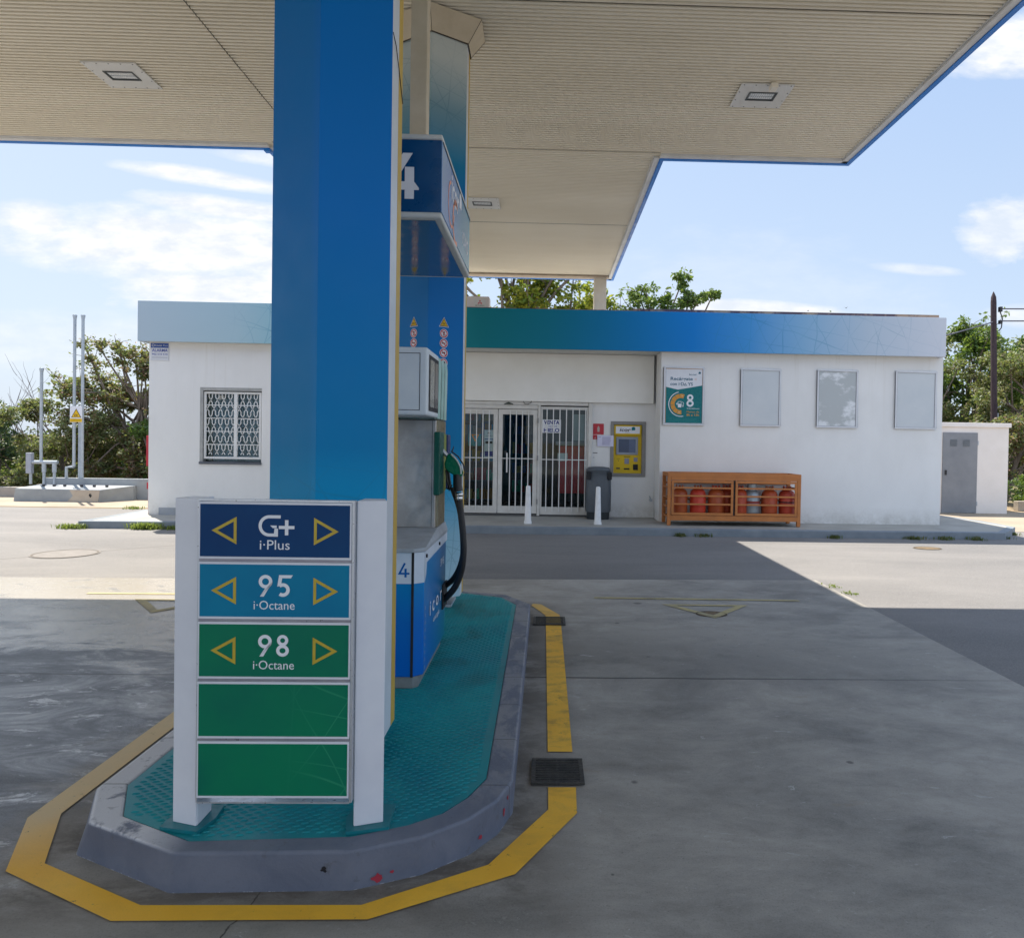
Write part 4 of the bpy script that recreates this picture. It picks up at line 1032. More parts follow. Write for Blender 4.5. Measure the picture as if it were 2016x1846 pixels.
# entrance: two hinged leaves and a fixed barred light
FR = M('old_white_frame', (.66, .64, .60, 1), (.56, .54, .50, 1), 5, .5, bmp=.2)
ent = MB(); YF = 14.60
ent.box(DX0, DX1 - .08, YF - .02, YF + .05, 2.325, 2.389); ent.box(.835, .906, YF - .03, YF + .06, .14, 2.389); ent.box(-.165, -.112, YF - .03, YF + .05, .14, 2.325)
ent.box(DX0, -.17, YF - .015, YF + .05, 2.245, 2.322); eo = ent.build('entrance_frame', FR, shop, bevel=.004)
th = MB(); th.box(DX0, DX1, YF, YF + .2, .12, .165); th.build('threshold', M('threshold_dark', (.08, .08, .08, 1), rough=.6), shop)
def leaf(x0, x1, z0, z1, ri, bars, label, top=.10, bot=.145, side=.085, handle=None):
    f = MB(); f.box(x0, x1, YF - .01, YF + .03, z1 - top, z1); f.box(x0, x1, YF - .01, YF + .03, z0, z0 + bot)
    f.box(x0, x0 + side, YF - .01, YF + .03, z0 + bot, z1 - top); f.box(x1 - side, x1, YF - .01, YF + .03, z0 + bot, z1 - top)
    o = f.build('door', FR, shop, bevel=.004); o['label'] = label
    b2 = MB()
    for xb in bars: b2.box(xb - .0095, xb + .0095, YF - .036, YF - .018, z0 + .06, z1 - .03)
    b2.box(x0 + side - .02, x1 - side + .02, YF - .018, YF - .008, ri - .008, ri + .008)
    b2.build('bars', WHITE, o)
    g_ = MB(); g_.box(x0 + side, x1 - side, YF + .008, YF + .013, z0 + bot, z1 - top); g_.build('pane', GLASS, o)
    if handle:
        h_ = MB(); h_.tube([(handle, YF - .075, .99), (handle, YF - .075, 1.375)], .015, 10); h_.tube([(handle, YF - .07, 1.03), (handle, YF, 1.03)], .008, 6); h_.tube([(handle, YF - .07, 1.34), (handle, YF, 1.34)], .008, 6)
        h_.build('handle', WHITE, o)
        lk = MB(); lk.box(handle - .05, handle - .01, YF - .016, YF - .0105, 1.33, 1.42); lk.build('lock', BLACK, o)
leaf(-1.78, -.957, .18, 2.235, 1.27, [-1.62, -1.495, -1.373, -1.249, -1.125], 'left glazed leaf')
leaf(-.945, -.172, .18, 2.235, 1.265, [-.711, -.591, -.472, -.349], 'middle glazed leaf with long white handle', handle=-.765)
leaf(-.108, .832, .165, 2.30, 1.255, [.012, .139, .268, .397, .524, .652, .778], 'right glazed leaf', top=.055, bot=.15, side=.035)
for z in (2.02, 1.28, .42):
    hi = MB(); hi.tube([(-.165, YF - .045, z - .05), (-.165, YF - .045, z + .05)], .012, 8); hi.build('hinge', M('hinge_grey', (.25, .25, .25, 1), rough=.5), eo)
lmp = MB(); lmp.box(-.80, -.70, YF - .06, YF - .021, 2.335, 2.36); lmp.tube([(-.83, YF - .05, 2.33), (-.75, YF - .06, 2.37), (-.66, YF - .05, 2.33)], .010, 6)
tag(lmp.build('door_contact', M('dark_bracket', (.03, .05, .04, 1), rough=.6), origin=(-.75, YF - .05, 2.33)), 'small dark bracket above the middle shop door', 'bracket')
cw = MB(); cw.tube([(-.46, 14.538, 2.395), (-.43, 14.535, 2.345), (-.37, 14.535, 2.335), (-.31, 14.537, 2.37), (-.30, 14.538, 2.40)], .006, 6)
tag(cw.build('cable_loop', BLACK, origin=(-.38, 14.53, 2.34)), 'short black cable loop hanging under the cream header over the doors', 'cable')

# shop interior
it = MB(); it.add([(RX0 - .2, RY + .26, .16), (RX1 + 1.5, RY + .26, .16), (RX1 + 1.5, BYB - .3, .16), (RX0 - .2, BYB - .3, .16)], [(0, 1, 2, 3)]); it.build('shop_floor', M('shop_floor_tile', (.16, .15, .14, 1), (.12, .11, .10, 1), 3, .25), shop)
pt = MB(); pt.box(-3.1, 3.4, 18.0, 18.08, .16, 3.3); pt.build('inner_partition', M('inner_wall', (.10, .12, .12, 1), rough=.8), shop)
COLS = [flatc('pack_%d' % i, c) for i, c in enumerate([(.02, .10, .40, 1), (.02, .35, .22, 1), (.02, .25, .45, 1), (.40, .03, .03, 1), (.45, .38, .08, 1), (.35, .33, .30, 1), (.30, .16, .05, 1)])]
def shelf(x0, x1, y, label, zs, rng):
    t = thing('display_shelf', label, 'shelf', ((x0 + x1) / 2, y, .16))
    f = MB()
    for z in zs: f.box(x0, x1, y, y + .35, z, z + .025)
    f.box(x0 - .03, x0, y, y + .35, .16, zs[-1] + .35); f.box(x1, x1 + .03, y, y + .35, .16, zs[-1] + .35)
    f.build('rack', M('shelf_metal', (.12, .13, .14, 1), rough=.5), t)
    for z in zs:
        g = MB(); x = x0 + .02
        while x < x1 - .1:
            w_ = rng.uniform(.06, .12); hh = rng.uniform(.14, .27); g.box(x, x + w_ * .9, y + .03, y + .2, z + .026, z + .026 + hh, rng.randrange(7)); x += w_
        g.build('packets', COLS, t)
shelf(-1.75, -.98, 15.6, 'dim shelf of coloured packets seen through the left shop door', [.35, .75, 1.15, 1.70, 2.0], random.Random(3))
shelf(-.80, -.05, 17.2, 'dark shelf of goods deep inside the shop behind the middle door', [.4, .85, 1.3, 1.75], random.Random(8))
cr = MB(); cr.prism([(.26, 14.98), (.98, 14.98), (.98, 15.6), (.26, 15.6)], .56, 1.53)
t = thing('chest_freezer', 'red ice chest on dark feet standing inside behind the right barred door', 'freezer', (.6, 15.3, .16))
cr.build('cabinet', flatc('freezer_red', (.62, .05, .06, 1), .35), t, bevel=.02)
l_ = MB(); l_.box(.20, 1.0, 14.95, 15.62, 1.535, 1.62); l_.build('lid', flatc('freezer_lid', (.40, .40, .40, 1)), t, bevel=.01)
l_ = MB(); l_.box(.24, .44, 14.965, 14.979, 1.22, 1.38); l_.build('latch_plate', ALU, t)
l_ = MB(); l_.box(.32, .42, 15.0, 15.1, .16, .56); l_.box(.85, .95, 15.0, 15.1, .16, .56); l_.build('feet', DARK, t)
pw = MB(); pw.box(.52, .83, 14.66, 14.665, 1.63, 2.16); tag(pw.build('blank_poster', flatc('dim_paper', (.32, .36, .35, 1)), origin=(.67, 14.66, 1.63)), 'plain grey green sheet hung inside the top of the right barred door', 'poster')
def sheet(name, label, cat, x0, x1, z0, z1, y, mats, decor=None):
    s_ = MB(); s_.box(x0, x1, y, y + .004, z0, z1, 0)
    if decor: decor(s_, y - .0012)
    return tag(s_.build(name, mats, origin=((x0 + x1) / 2, y, z0), recalc=False), label, cat)
def dec(s_, y):
    s_.flat(text('VENTA', .105, .03, .31), (.105, y, 1.955), mat=1); s_.flat(text('POR FAVOR', .035, .01, .17), (.13, y, 1.90), mat=1); s_.flat(text('HIELO', .105, .03, .31), (.105, y, 1.80), mat=1)
sheet('ice_notice', 'white notice reading VENTA HIELO in bold navy letters behind the bars', 'notice', -.088, .290, 1.782, 2.045, YF - .004, [PRW, PRN], dec)
def dec(s_, y):
    s_.flat(stroke([(-.06, .06), (.06, .06), (0, -.06)], .022, True), (-1.40, y, 1.66), mat=1)
sheet('teal_sticker', 'teal square sticker with orange triangle inside the left shop door', 'sticker', -1.54, -1.28, 1.50, 1.74, YF + .0135, [flatc('sticker_teal', (.02, .30, .36, 1)), PRO], dec)
def dec(s_, y):
    s_.box(-1.215, -1.045, y, y + .001, 1.63, 1.645, 1); s_.box(-1.20, -1.06, y, y + .001, 1.55, 1.60, 2); s_.box(-1.155, -1.11, y, y + .001, 1.745, 1.775, 2); s_.box(-1.21, -1.05, y, y + .001, 1.30, 1.40, 1)
    s_.flat(text('HORARIO', .03, 0, .13), (-1.13, y, 1.69), mat=2)
sheet('opening_notice', 'tall white and blue printed notice taped inside the left shop door', 'notice', -1.225, -1.035, 1.28, 1.82, YF + .0135, [PRW, PRN, PRK], dec)

# payment terminal
pt_ = thing('payment_terminal', 'yellow self service payment terminal set in a grey frame in the entrance wall', 'payment terminal', (1.635, RY, tz0))
nf = MB(); TAUPE = M('taupe_frame', (.26, .25, .235, 1), (.22, .21, .20, 1), 6, .6)
nf.box(tx0, tx1, RY - .02, RY + .16, tz1 - .062, tz1); nf.box(tx0, tx1, RY - .02, RY + .16, tz0, tz0 + .068); nf.box(tx0, tx0 + .062, RY - .02, RY + .16, tz0 + .068, tz1 - .062); nf.box(tx1 - .072, tx1, RY - .02, RY + .16, tz0 + .068, tz1 - .062)
nf.build('frame', TAUPE, pt_, bevel=.003)
TY = flatc('terminal_yellow', S(205, 172, 30, 1.15), .4)
py = RY + .06
yp = MB(); yp.box(1.347, 1.912, py, py + .1, 1.003, 1.972); yp.build('face_plate', TY, pt_)
hb = MB(); hb.box(1.352, 1.898, py - .055, py - .0005, 1.765, 1.962); hbo = hb.build('header', TY, pt_, bevel=.005)
hp = MB(); hp.box(1.388, 1.865, py - .059, py - .0555, 1.795, 1.935, 0); yq = py - .0605
hp.flat(text('icor', .095, .022, .225, shear=.2), (1.575, yq, 1.838), mat=1); hp.flat(leaf_logo(.075), (1.70, yq, 1.855), mat=2); hp.flat(text('autoservicio', .018, 0, .09), (1.62, yq, 1.815), mat=1)
hp.build('brand_plate', [PRW, PRK, PRT], hbo, recalc=False)
sc = MB(); rectf(sc, 1.405, 1.835, 1.372, 1.728, .046, py - .022, py - .0005); sc.build('screen_bezel', flatc('bezel_grey', (.30, .33, .38, 1)), pt_, bevel=.004)
sc = MB(); sc.box(1.451, 1.789, py - .012, py - .0005, 1.418, 1.682, 0); sc.box(1.66, 1.785, py - .0125, py - .0121, 1.422, 1.678, 1); sc.build('screen', [flatc('screen_dark', (.06, .09, .16, 1), .12), flatc('screen_mid', (.10, .14, .24, 1), .12)], pt_)
def small(nm, x0, x1, z0, z1, mt, d=.012):
    q = MB(); q.box(x0, x1, py - d, py - .0005, z0, z1); q.build(nm, mt, pt_, bevel=.002)
GREYP = flatc('keypad_grey', (.28, .28, .34, 1))
small('keypad', 1.575, 1.665, 1.19, 1.30, GREYP); small('note_slot', 1.565, 1.675, 1.075, 1.105, DARK); small('card_reader', 1.76, 1.835, 1.235, 1.315, GREYP); small('receipt_chute', 1.75, 1.845, 1.07, 1.185, DARK, .02)
small('coin_slot', 1.41, 1.485, 1.085, 1.115, flatc('slot_brown', (.12, .10, .04, 1))); small('coin_button', 1.445, 1.46, 1.245, 1.26, DARK)
q = MB(); q.box(1.56, 1.69, py - .002, py - .0006, 1.325, 1.338); q.box(1.42, 1.48, py - .002, py - .0006, 1.287, 1.296); q.build('captions', flatc('caption_brown', (.16, .12, .03, 1)), pt_)

def dec(s_, y):
    s_.flat(poly([(-.02, -.055), (.02, -.055), (.026, .02), (.012, .045), (.012, .06), (-.012, .06), (-.012, .045), (-.026, .02)]), (1.038, y, 1.875), mat=1)
    s_.box(.985, 1.09, y, y + .0005, 1.772, 1.776, 1)
sheet('fire_sign', 'square red fire extinguisher sign on the wall between the doors and the terminal', 'sign', .932, 1.145, 1.765, 1.982, RY - .006, [RED, flatc('pictogram_pale', (.50, .42, .38, 1))], dec)
def dec(s_, y): s_.flat(poly([(-.012, -.02), (.014, -.02), (.004, .022)]), (.972, y, 1.70), mat=1)
sheet('fire_sign', 'tiny red sign tucked under the square fire sign beside the paper notice', 'sign', .932, 1.013, 1.668, 1.758, RY - .006, [RED, flatc('pictogram_pale2', (.50, .42, .38, 1))], dec)
def dec(s_, y):
    rn = random.Random(4)
    for k in range(9):
        z = 1.71 - k * .018; s_.box(1.115, 1.29 - rn.uniform(0, .03), y, y + .0005, z, z + .006, 1)
    s_.box(1.04, 1.09, y, y + .0005, 1.715, 1.722, 1)
sheet('paper_notice', 'lilac white printed paper notice taped left of the yellow terminal', 'notice', 1.018, 1.340, 1.532, 1.752, RY - .028, [flatc('lilac_paper', (.66, .65, .80, 1)), flatc('lilac_ink', (.22, .20, .36, 1))], dec)
q = MB(); q.box(.935, 1.025, RY - .004, RY - .0005, 1.395, 1.408); q.box(.94, .965, RY - .004, RY - .0005, 1.305, 1.312); q.build('wall_scratch', DARK, shop)
q = MB(); q.tube([(2.10, RY - .0, .48), (2.10, RY - .07, .48)], .03, 10); q.tube([(2.10, RY - .06, .50), (2.07, RY - .08, .56)], .012, 6); tag(q.build('wall_tap', GALV, origin=(2.10, RY - .04, .48)), 'small grey tap low on the wall beside the inner corner', 'tap')

# litter bin
bn = thing('litter_bin', 'dark grey rounded litter bin in front of the entrance wall behind a bollard', 'bin', (1.03, 14.3, .13))
BG = M('bin_grey', (.085, .10, .115, 1), (.07, .08, .095, 1), 5, .5)
def sq(c, hx, hy, z, e=.55, n=28):
    out = []
    for i in range(n):
        t = 2 * PI * i / n; cx_, sx_ = math.cos(t), math.sin(t)
        out.append((c[0] + hx * math.copysign(abs(cx_) ** e, cx_), c[1] + hy * math.copysign(abs(sx_) ** e, sx_), z))
    return out
def loft(mb, rings, mat=0, capt=True, capb=True):
    n = len(rings[0]); vs = sum(rings, [])
    mb.add(vs, [(i * n + k, i * n + (k + 1) % n, (i + 1) * n + (k + 1) % n, (i + 1) * n + k) for i in range(len(rings) - 1) for k in range(n)], mat, True)
    if capt: mb.add(rings[-1], [tuple(range(n))], mat)
    if capb: mb.add(rings[0], [tuple(range(n - 1, -1, -1))], mat)
bc = (1.03, 14.3)
q = MB(); loft(q, [sq(bc, .215, .215, .13), sq(bc, .222, .222, .27)]); q.build('base', flatc('bin_base', (.03, .035, .04, 1)), bn)
q = MB(); loft(q, [sq(bc, .236, .236, .272), sq(bc, .244, .244, .30), sq(bc, .248, .248, .62), sq(bc, .240, .240, .90), sq(bc, .232, .232, 1.06), sq(bc, .236, .236, 1.065), sq(bc, .236, .236, 1.09), sq(bc, .20, .20, 1.125), sq(bc, .10, .10, 1.137)]); q.build('body', BG, bn)
for s in (-1, 1):
    q = MB(); q.box(*sorted((bc[0] + s * .16, bc[0] + s * .2415)), 14.045, 14.25, .895, 1.045); q.build('opening', DARK, bn, bevel=.012)
# bollards
def bollard(x, y, label):
    t = thing('bollard', label, 'bollard', (x, y, .13), 'white bollards in front of the shop doors')
    q = MB(); loft(q, [sq((x, y), .070, .070, .13, .6, 20), sq((x, y), .070, .070, .165, .6, 20), sq((x, y), .060, .060, .185, .6, 20), sq((x, y), .041, .041, .79, .6, 20), sq((x, y), .034, .034, .806, .6, 20), sq((x, y), .018, .018, .812, .6, 20)])
    q.build('post', M('bollard_white', (.78, .78, .78, 1), (.68, .68, .67, 1), 12, .6, bmp=.3), t); return t
b1 = bollard(-.305, 13.24, 'white tapered bollard in front of the middle shop door')
dup(b1, (.954, 13.25, .13), 'white tapered bollard in front of the litter bin'); dup(b1, (-1.565, 13.24, .13), 'white bollard half hidden behind the black fuel hose')
dup(b1, (-2.825, 13.24, .13), 'white bollard hidden behind the far blue column')

# wall frames and poster
WFR = M('poster_frame_white', (.66, .67, .69, 1), (.60, .61, .63, 1), 6, .35)
FYG = 13.93
def pframe(x0, x1, z0, z1, label, backc, gloss=.12):
    t = thing('poster_frame', label, 'poster frame', ((x0 + x1) / 2, FYG, z0), 'four poster frames on the right wall of the shop')
    q = MB(); rectf(q, x0, x1, z0, z1, .034, FYG - .018, BY - .001); q.build('frame', WFR, t, bevel=.010, seg=3)
    q = MB(); rectf(q, x0 + .0345, x1 - .0345, z0 + .0345, z1 - .0345, .005, FYG - .006, FYG); q.build('gasket', flatc('gasket', (.22, .22, .25, 1)), t)
    q = MB(); q.box(x0 + .034, x1 - .034, FYG - .002, BY - .001, z0 + .034, z1 - .034); bo = q.build('backing', backc, t)
    return t, bo
BACK = M('blank_backing', (.52, .55, .57, 1), (.58, .60, .61, 1), 2.2, .14, spec=.6)
pf1, _ = pframe(2.212, 2.990, 1.958, 3.074, 'framed poster with Recárgate con i-DAYS and a big 8 beside the entrance', flatc('poster_white', (.74, .75, .78, 1)))
ps = MB(); Y1 = FYG - .0035; px0, px1, pz0, pz1 = 2.253, 2.953, 2.003, 3.034
def pz(u, v): return px0 + (u - 245) / (1222 - 245) * (px1 - px0), pz1 - (v - 215) / (1615 - 215) * (pz1 - pz0)
def PG(pts, mat, k=0, L=False): ps.add([(pz(u, v)[0], Y1 - .0006 * k, pz(u, v)[1]) for u, v in pts], [tuple(range(len(pts)))], mat)
PG([(245, 1615), (1222, 1615), (1222, 640), (570, 758), (245, 690)], 0)
PG([(245, 215), (1222, 215), (1222, 226), (245, 226)], 3); PG([(1214, 226), (1222, 226), (1222, 640), (1214, 640)], 3); PG([(245, 690), (252, 690), (252, 1615), (245, 1615)], 3, 1)
def PT(st, u, v, size, width, mat, bold=.0, k=1, align='C'):
    x, z = pz(u, v); ps.flat(text(st, size, bold, width, align), (x, Y1 - .0006 * k, z), mat=mat)
K = (px1 - px0) / 977
PT('Recárgate', 665, 515, .085, 590 * K, 1, .018); PT('con i·D   YS', 665, 650, .085, 600 * K, 1, .018)
ps.flat(stroke([(-.022, 0), (.022, 0), (0, .042)], .009, True), (pz(765, 648)[0], Y1 - .0006, pz(765, 648)[1]), mat=1)
PT('icor', 970, 385, .05, 210 * K, 1, .012); x, z = pz(1110, 350); ps.flat(leaf_logo(.045), (x, Y1 - .0006, z), mat=1)
ps.flat(stroke([(0.014, .018), (.014, -.018), (-.016, 0)], .004, True), (pz(1035, 485)[0], Y1 - .0006, pz(1035, 485)[1]), mat=4)
def P2(sh, mat, k=1): ps.flat(sh, (0, Y1 - .0006 * k, 0), mat=mat)
cx_, cz_ = pz(650, 1130)
P2(shift(stroke(arc(0, 0, .232, 102, 282, 30), .014), cx_ + .004, cz_), 2); 
for a0, a1 in ((68, 96), (98, 126), (128, 156), (158, 186), (188, 216), (218, 246), (248, 275)): P2(shift(stroke(arc(0, 0, .155, a0, a1, 6), .078), cx_, cz_), 3)
P2(shift(text('1h', .03, .004), cx_ + .03, cz_ + .146), 2, 2); P2(shift(text('13h', .03, .004), cx_ - .028, cz_ - .165), 2, 2)
ix, iz = pz(615, 1215); P2(poly([(ix - .028, iz), (ix + .036, iz), (ix + .036, iz + .07), (ix - .028, iz + .07)]), 2); P2(shift(stroke([(-.026, .07), (-.026, .112), (.034, .112), (.034, .07)], .008), ix, iz), 2)
P2(shift(stroke([(.036, .055), (.05, .055), (.055, .02), (.075, .02), (.08, .08), (.055, .11)], .008), ix, iz), 2); P2(poly([(ix - .065, iz + .068), (ix - .036, iz + .04), (ix - .036, iz + .095)]), 2)
x, z = pz(815, 1195); P2(shift(dig8(), x - .02, z, .235), 2)
PT('Céntimos', 980, 1255, .040, 330 * K, 2, 0); PT('Martes de', 980, 1345, .046, 330 * K, 3, .006); PT('8h a 13h', 975, 1430, .058, 330 * K, 3, .012)
for v in (1500, 1535, 1570): PG([(330, v), (1090, v), (1090, v + 7), (330, v + 7)], 5, 1)
ps.build('poster_print', [flatc('poster_teal', (.0, .16, .17, 1), .3), flatc('poster_ink', (.03, .13, .20, 1)), PRW, flatc('poster_orange', (.66, .30, .05, 1)), flatc('poster_coral', (.7, .30, .22, 1)), flatc('poster_pale_teal', (.03, .26, .26, 1))], pf1, recalc=False)
pframe(3.683, 4.456, 1.958, 3.064, 'blank grey poster frame second from the left on the right wall', BACK)
SMEAR = M('smeared_backing', (.42, .44, .44, 1), (.70, .71, .72, 1), 2.6, .16, stretch=(1, 1, 1.6), lo=.50, hi=.60, spec=.6)
pframe(5.150, 5.940, 1.956, 3.073, 'poster frame with white smears on its empty backing', SMEAR)
pframe(6.662, 7.466, 1.958, 3.077, 'blank poster frame nearest the right corner of the shop', BACK)

# alarm plate and side fire cabinets
def dec(s_, y):
    s_.box(-7.378, -7.053, y + .0003, y + .001, 3.235, 3.318, 2)
    s_.flat(ring2(-.118, .034, .022, .009), (-7.215, y - .0004, 3.245), mat=0); s_.flat(text('Ciutat', .052, .012, .13), (-7.235, y - .0004, 3.262), mat=0); s_.flat(text('Punt', .048, 0, .09), (-7.105, y - .0004, 3.262), mat=0)
    s_.flat(text('ALARMA', .075, .022, .29), (-7.212, y, 3.163), mat=1); s_.flat(text('902 510 510', .045, .012, .285), (-7.212, y, 3.10), mat=1); s_.box(-7.36, -7.07, y, y + .0005, 3.052, 3.060, 3)
sheet('alarm_sign', 'small white and blue ALARMA plate at the top left corner of the shop wall', 'sign', -7.380, -7.050, 3.00, 3.322, BY - .010, [flatc('plate_white', (.66, .67, .70, 1)), flatc('plate_blue', (.05, .08, .36, 1)), flatc('plate_blue2', (.01, .07, .34, 1)), flatc('plate_grey', (.30, .30, .36, 1))], dec)
q = thing('hose_cabinet', 'narrow red fire hose cabinet with standpipe on the left end wall of the shop', 'fire cabinet', (-7.45, 14.1, .13))
z = MB(); z.box(-7.475, -7.412, 13.99, 14.45, 1.03, 1.60); z.build('cabinet', RED, q, bevel=.004)
z = MB(); z.tube([(-7.435, 14.03, 1.03), (-7.435, 14.03, .13)], .018, 8); z.box(-7.465, -7.412, 14.0, 14.06, .60, .72); z.build('pipe', RED, q)
z = MB(); z.box(7.596, 7.64, 14.2, 14.6, 1.05, 1.55); tag(z.build('fire_box', RED, origin=(7.62, 14.4, 1.05), bevel=.004), 'thin red fire box on the right end wall of the shop beside the grey door', 'fire cabinet')

# ------------------------------------------------------------------ gas bottle cage
OR = M('cage_orange', (.50, .17, .035, 1), (.38, .13, .03, 1), 5, .5, bmp=.15)
cg = thing('bottle_cage', 'orange steel cage for gas bottles with two slatted doors against the right wall', 'cage', (3.43, 13.55, .13))
gx0, gx1, gy0, gy1 = 2.213, 4.645, 13.245, 13.885
for (x, y) in ((gx0, gy0), (gx1 - .062, gy0), (gx0, gy1 - .06), (gx1 - .062, gy1 - .06)):
    q = MB(); q.box(x, x + .062, y, y + .06, .13, 1.015); q.build('leg', OR, cg, bevel=.003)
q = MB(); i_ = .0635
q.box(gx0, gx1, gy0 - .001, gy0 + .05, 1.0155, 1.082); q.box(gx0 + i_, gx1 - i_, gy0 + .001, gy0 + .03, .955, 1.015); q.box(gx0 + i_, gx1 - i_, gy0 + .002, gy0 + .04, .222, .315)
q.box(gx0, gx0 + .045, gy0 + .051, gy1, 1.0155, 1.082); q.box(gx1 - .045, gx1, gy0 + .051, gy1, 1.0155, 1.082); q.box(gx0 + .046, gx1 - .046, gy1 - .04, gy1, 1.0155, 1.082)
for z in (.27, .45, .62, .80):
    for x in (gx0 + .01, gx1 - .03): q.box(x, x + .02, gy0 + .061, gy1 - .061, z, z + .03)
for z in (.86, .55): q.box(gx0 + i_, gx1 - i_, gy1 - .03, gy1 - .01, z, z + .03)
q.box((gx0 + gx1) / 2 - .03, (gx0 + gx1) / 2 + .03, gy1 - .0295, gy1 + .0, .89, 1.0)
q.build('frame', OR, cg, bevel=.002)
q = MB(); q.box(gx0 + .03, gx1 - .03, gy0 + .045, gy1 - .03, .262, .290); q.build('floor_sheet', M('cage_floor', (.10, .06, .03, 1), rough=.8), cg)
q = MB()
for k in range(14):
    x = gx0 + .12 + k * .17; q.box(x, x + .022, gy0 + .052, gy1 - .041, 1.03, 1.045)
q.box(gx0 + .046, gx1 - .046, gy0 + .052, gy1 - .041, 1.046, 1.050); q.build('roof_sheet', OR, cg)
for x0_, x1_ in ((2.283, 3.405), (3.445, 4.573)):
    q = MB(); y = gy0 + .004; rectf(q, x0_, x1_, .322, .950, .042, y - .016, y + .012)
    for z in (.80, .655, .505): q.box(x0_ + .042, x1_ - .042, y - .012, y + .006, z, z + .030)
    q.build('door', OR, cg, bevel=.002)
q = MB(); q.box(3.408, 3.442, gy0 + .012, gy0 + .03, .32, .955); q.build('door_gap', DARK, cg)
BO = M('bottle_orange', (.55, .085, .022, 1), (.44, .06, .02, 1), 7, .45, bmp=.1)
if True:   # every bottle has faded by a different amount
    _n = NT(BO.node_tree); _oi = _n.new('ShaderNodeObjectInfo'); _hs = _n.new('ShaderNodeHueSaturation'); _b = BO.node_tree.nodes['Principled BSDF']; _src = _b.inputs['Base Color'].links[0].from_socket
    _n.l.new(_src, _hs.inputs['Color']); _n.l.new(_n.map(_oi.outputs['Random'], 0, 1, .488, .513), _hs.inputs['Hue']); _n.l.new(_n.map(_oi.outputs['Random'], 0, 1, 1.25, .7), _hs.inputs['Value']); _n.l.new(_hs.outputs[0], _b.inputs['Base Color'])
def gas(x, y, label, mt, silver=False, r=.146):
    t = thing('gas_bottle', label, 'gas bottle', (x, y, .29), 'gas bottles inside the orange cage')
    q = MB(); z0 = .29
    q.lathe([(0, z0 + .02), (r * .8, z0 + .02), (r * .80, z0), (r * .83, z0), (r * .86, z0 + .03), (r * .97, z0 + .05), (r, z0 + .09), (r, z0 + .225), (r + .003, z0 + .23), (r + .003, z0 + .24), (r, z0 + .245), (r, z0 + .37), (r * .96, z0 + .42), (r * .82, z0 + .465), (r * .5, z0 + .495), (0, z0 + .50)], (x, y), 28)
    q.build('body', mt, t)
    q = MB()
    if silver:
        q.lathe([(.085, z0 + .47), (.085, z0 + .60)], (x, y), 20); q.lathe([(.088, z0 + .59), (.088, z0 + .61), (.08, z0 + .61)], (x, y), 20); q.build('collar', mt, t)
        q = MB(); q.lathe([(r + .002, z0 + .23), (r + .002, z0 + .29)], (x, y), 28); q.build('label_band', flatc('band_red', (.30, .06, .05, 1)), t)
    else:
        for s in (-1, 1): q.box(x + s * .055 - .012, x + s * .055 + .012, y - .04, y + .04, z0 + .47, z0 + .565)
        q.tube([(x, y, z0 + .49), (x, y, z0 + .56)], .022, 10); q.build('handle', mt, t)
    return t
SIL = M('bottle_silver', (.36, .40, .42, 1), (.28, .32, .35, 1), 6, .35, .4)
g0 = gas(2.475, 13.50, 'orange gas bottle at the far left behind the left cage door', BO)
for x, lb_ in ((2.815, 'second orange gas bottle from the left in the cage'), (3.150, 'third orange gas bottle from the left in the cage'), (3.585, 'bright orange gas bottle just right of the cage centre post beside the silver one'), (4.145, 'orange gas bottle right of the silver one')): dup(g0, (x, 13.50, .29), lb_)
dup(g0, (3.400, 13.72, .29), 'orange gas bottle set back in shade behind the cage centre post')
gas(3.815, 13.50, 'silver gas bottle with collar, the only one not orange', SIL, True)
BO2 = M('bottle_red_orange', (.50, .055, .025, 1), (.40, .045, .02, 1), 7, .45)
g9 = gas(4.47, 13.50, 'red orange gas bottle with dark writing at the right end of the cage', BO2)
q = MB(); q.lathe([(.1485, .555), (.1485, .575)], (4.47, 13.5), 28); q.build('dark_band', PRK, g9)

# ------------------------------------------------------------------ roof items
ac = thing('air_conditioner', 'white air conditioner unit with small red emblem on the shop roof behind the fascia', 'air conditioner', (-1.7, 15.5, ZT + .2))
q = MB(); q.box(-2.1, -1.22, 15.3, 15.65, 3.62, 4.582); q.build('casing', flatc('ac_white', (.66, .60, .60, 1)), ac, bevel=.01)
q = MB(); q.box(-2.0, -1.9, 15.35, 15.6, ZT + .2, 3.62); q.box(-1.4, -1.3, 15.35, 15.6, ZT + .2, 3.62); q.build('feet', GALV, ac)
q = MB(); q.box(-1.53, -1.29, 15.294, 15.2995, 4.36, 4.54, 0)
def rh(a): ca, sa = math.cos(a), math.sin(a); return poly([(0, 0), (.028 * ca - .016 * sa, .028 * sa + .016 * ca), (.056 * ca, .056 * sa), (.028 * ca + .016 * sa, .028 * sa - .016 * ca)])
for a in (90, 210, 330): q.flat(rh(math.radians(a)), (-1.41, 15.2925, 4.455), mat=1)
q.flat(text('MITSUBISHI', .026, .008, .18), (-1.41, 15.2925, 4.385), mat=2); q.build('nameplate', [flatc('ac_plate', (.62, .60, .60, 1)), flatc('ac_red', (.60, .02, .06, 1)), PRK], ac, recalc=False)
q = MB(); q.box(.985, 1.252, 15.93, 16.13, ZT + .20, CEIL - .001); tag(q.build('canopy_post', M('pale_square_post', S(214, 205, 190, .95), S(200, 190, 172, .95), 3, .5), origin=(1.12, 16.03, ZT + .2), bevel=.004), 'pale square post on the shop roof holding the far end of the canopy', 'post')

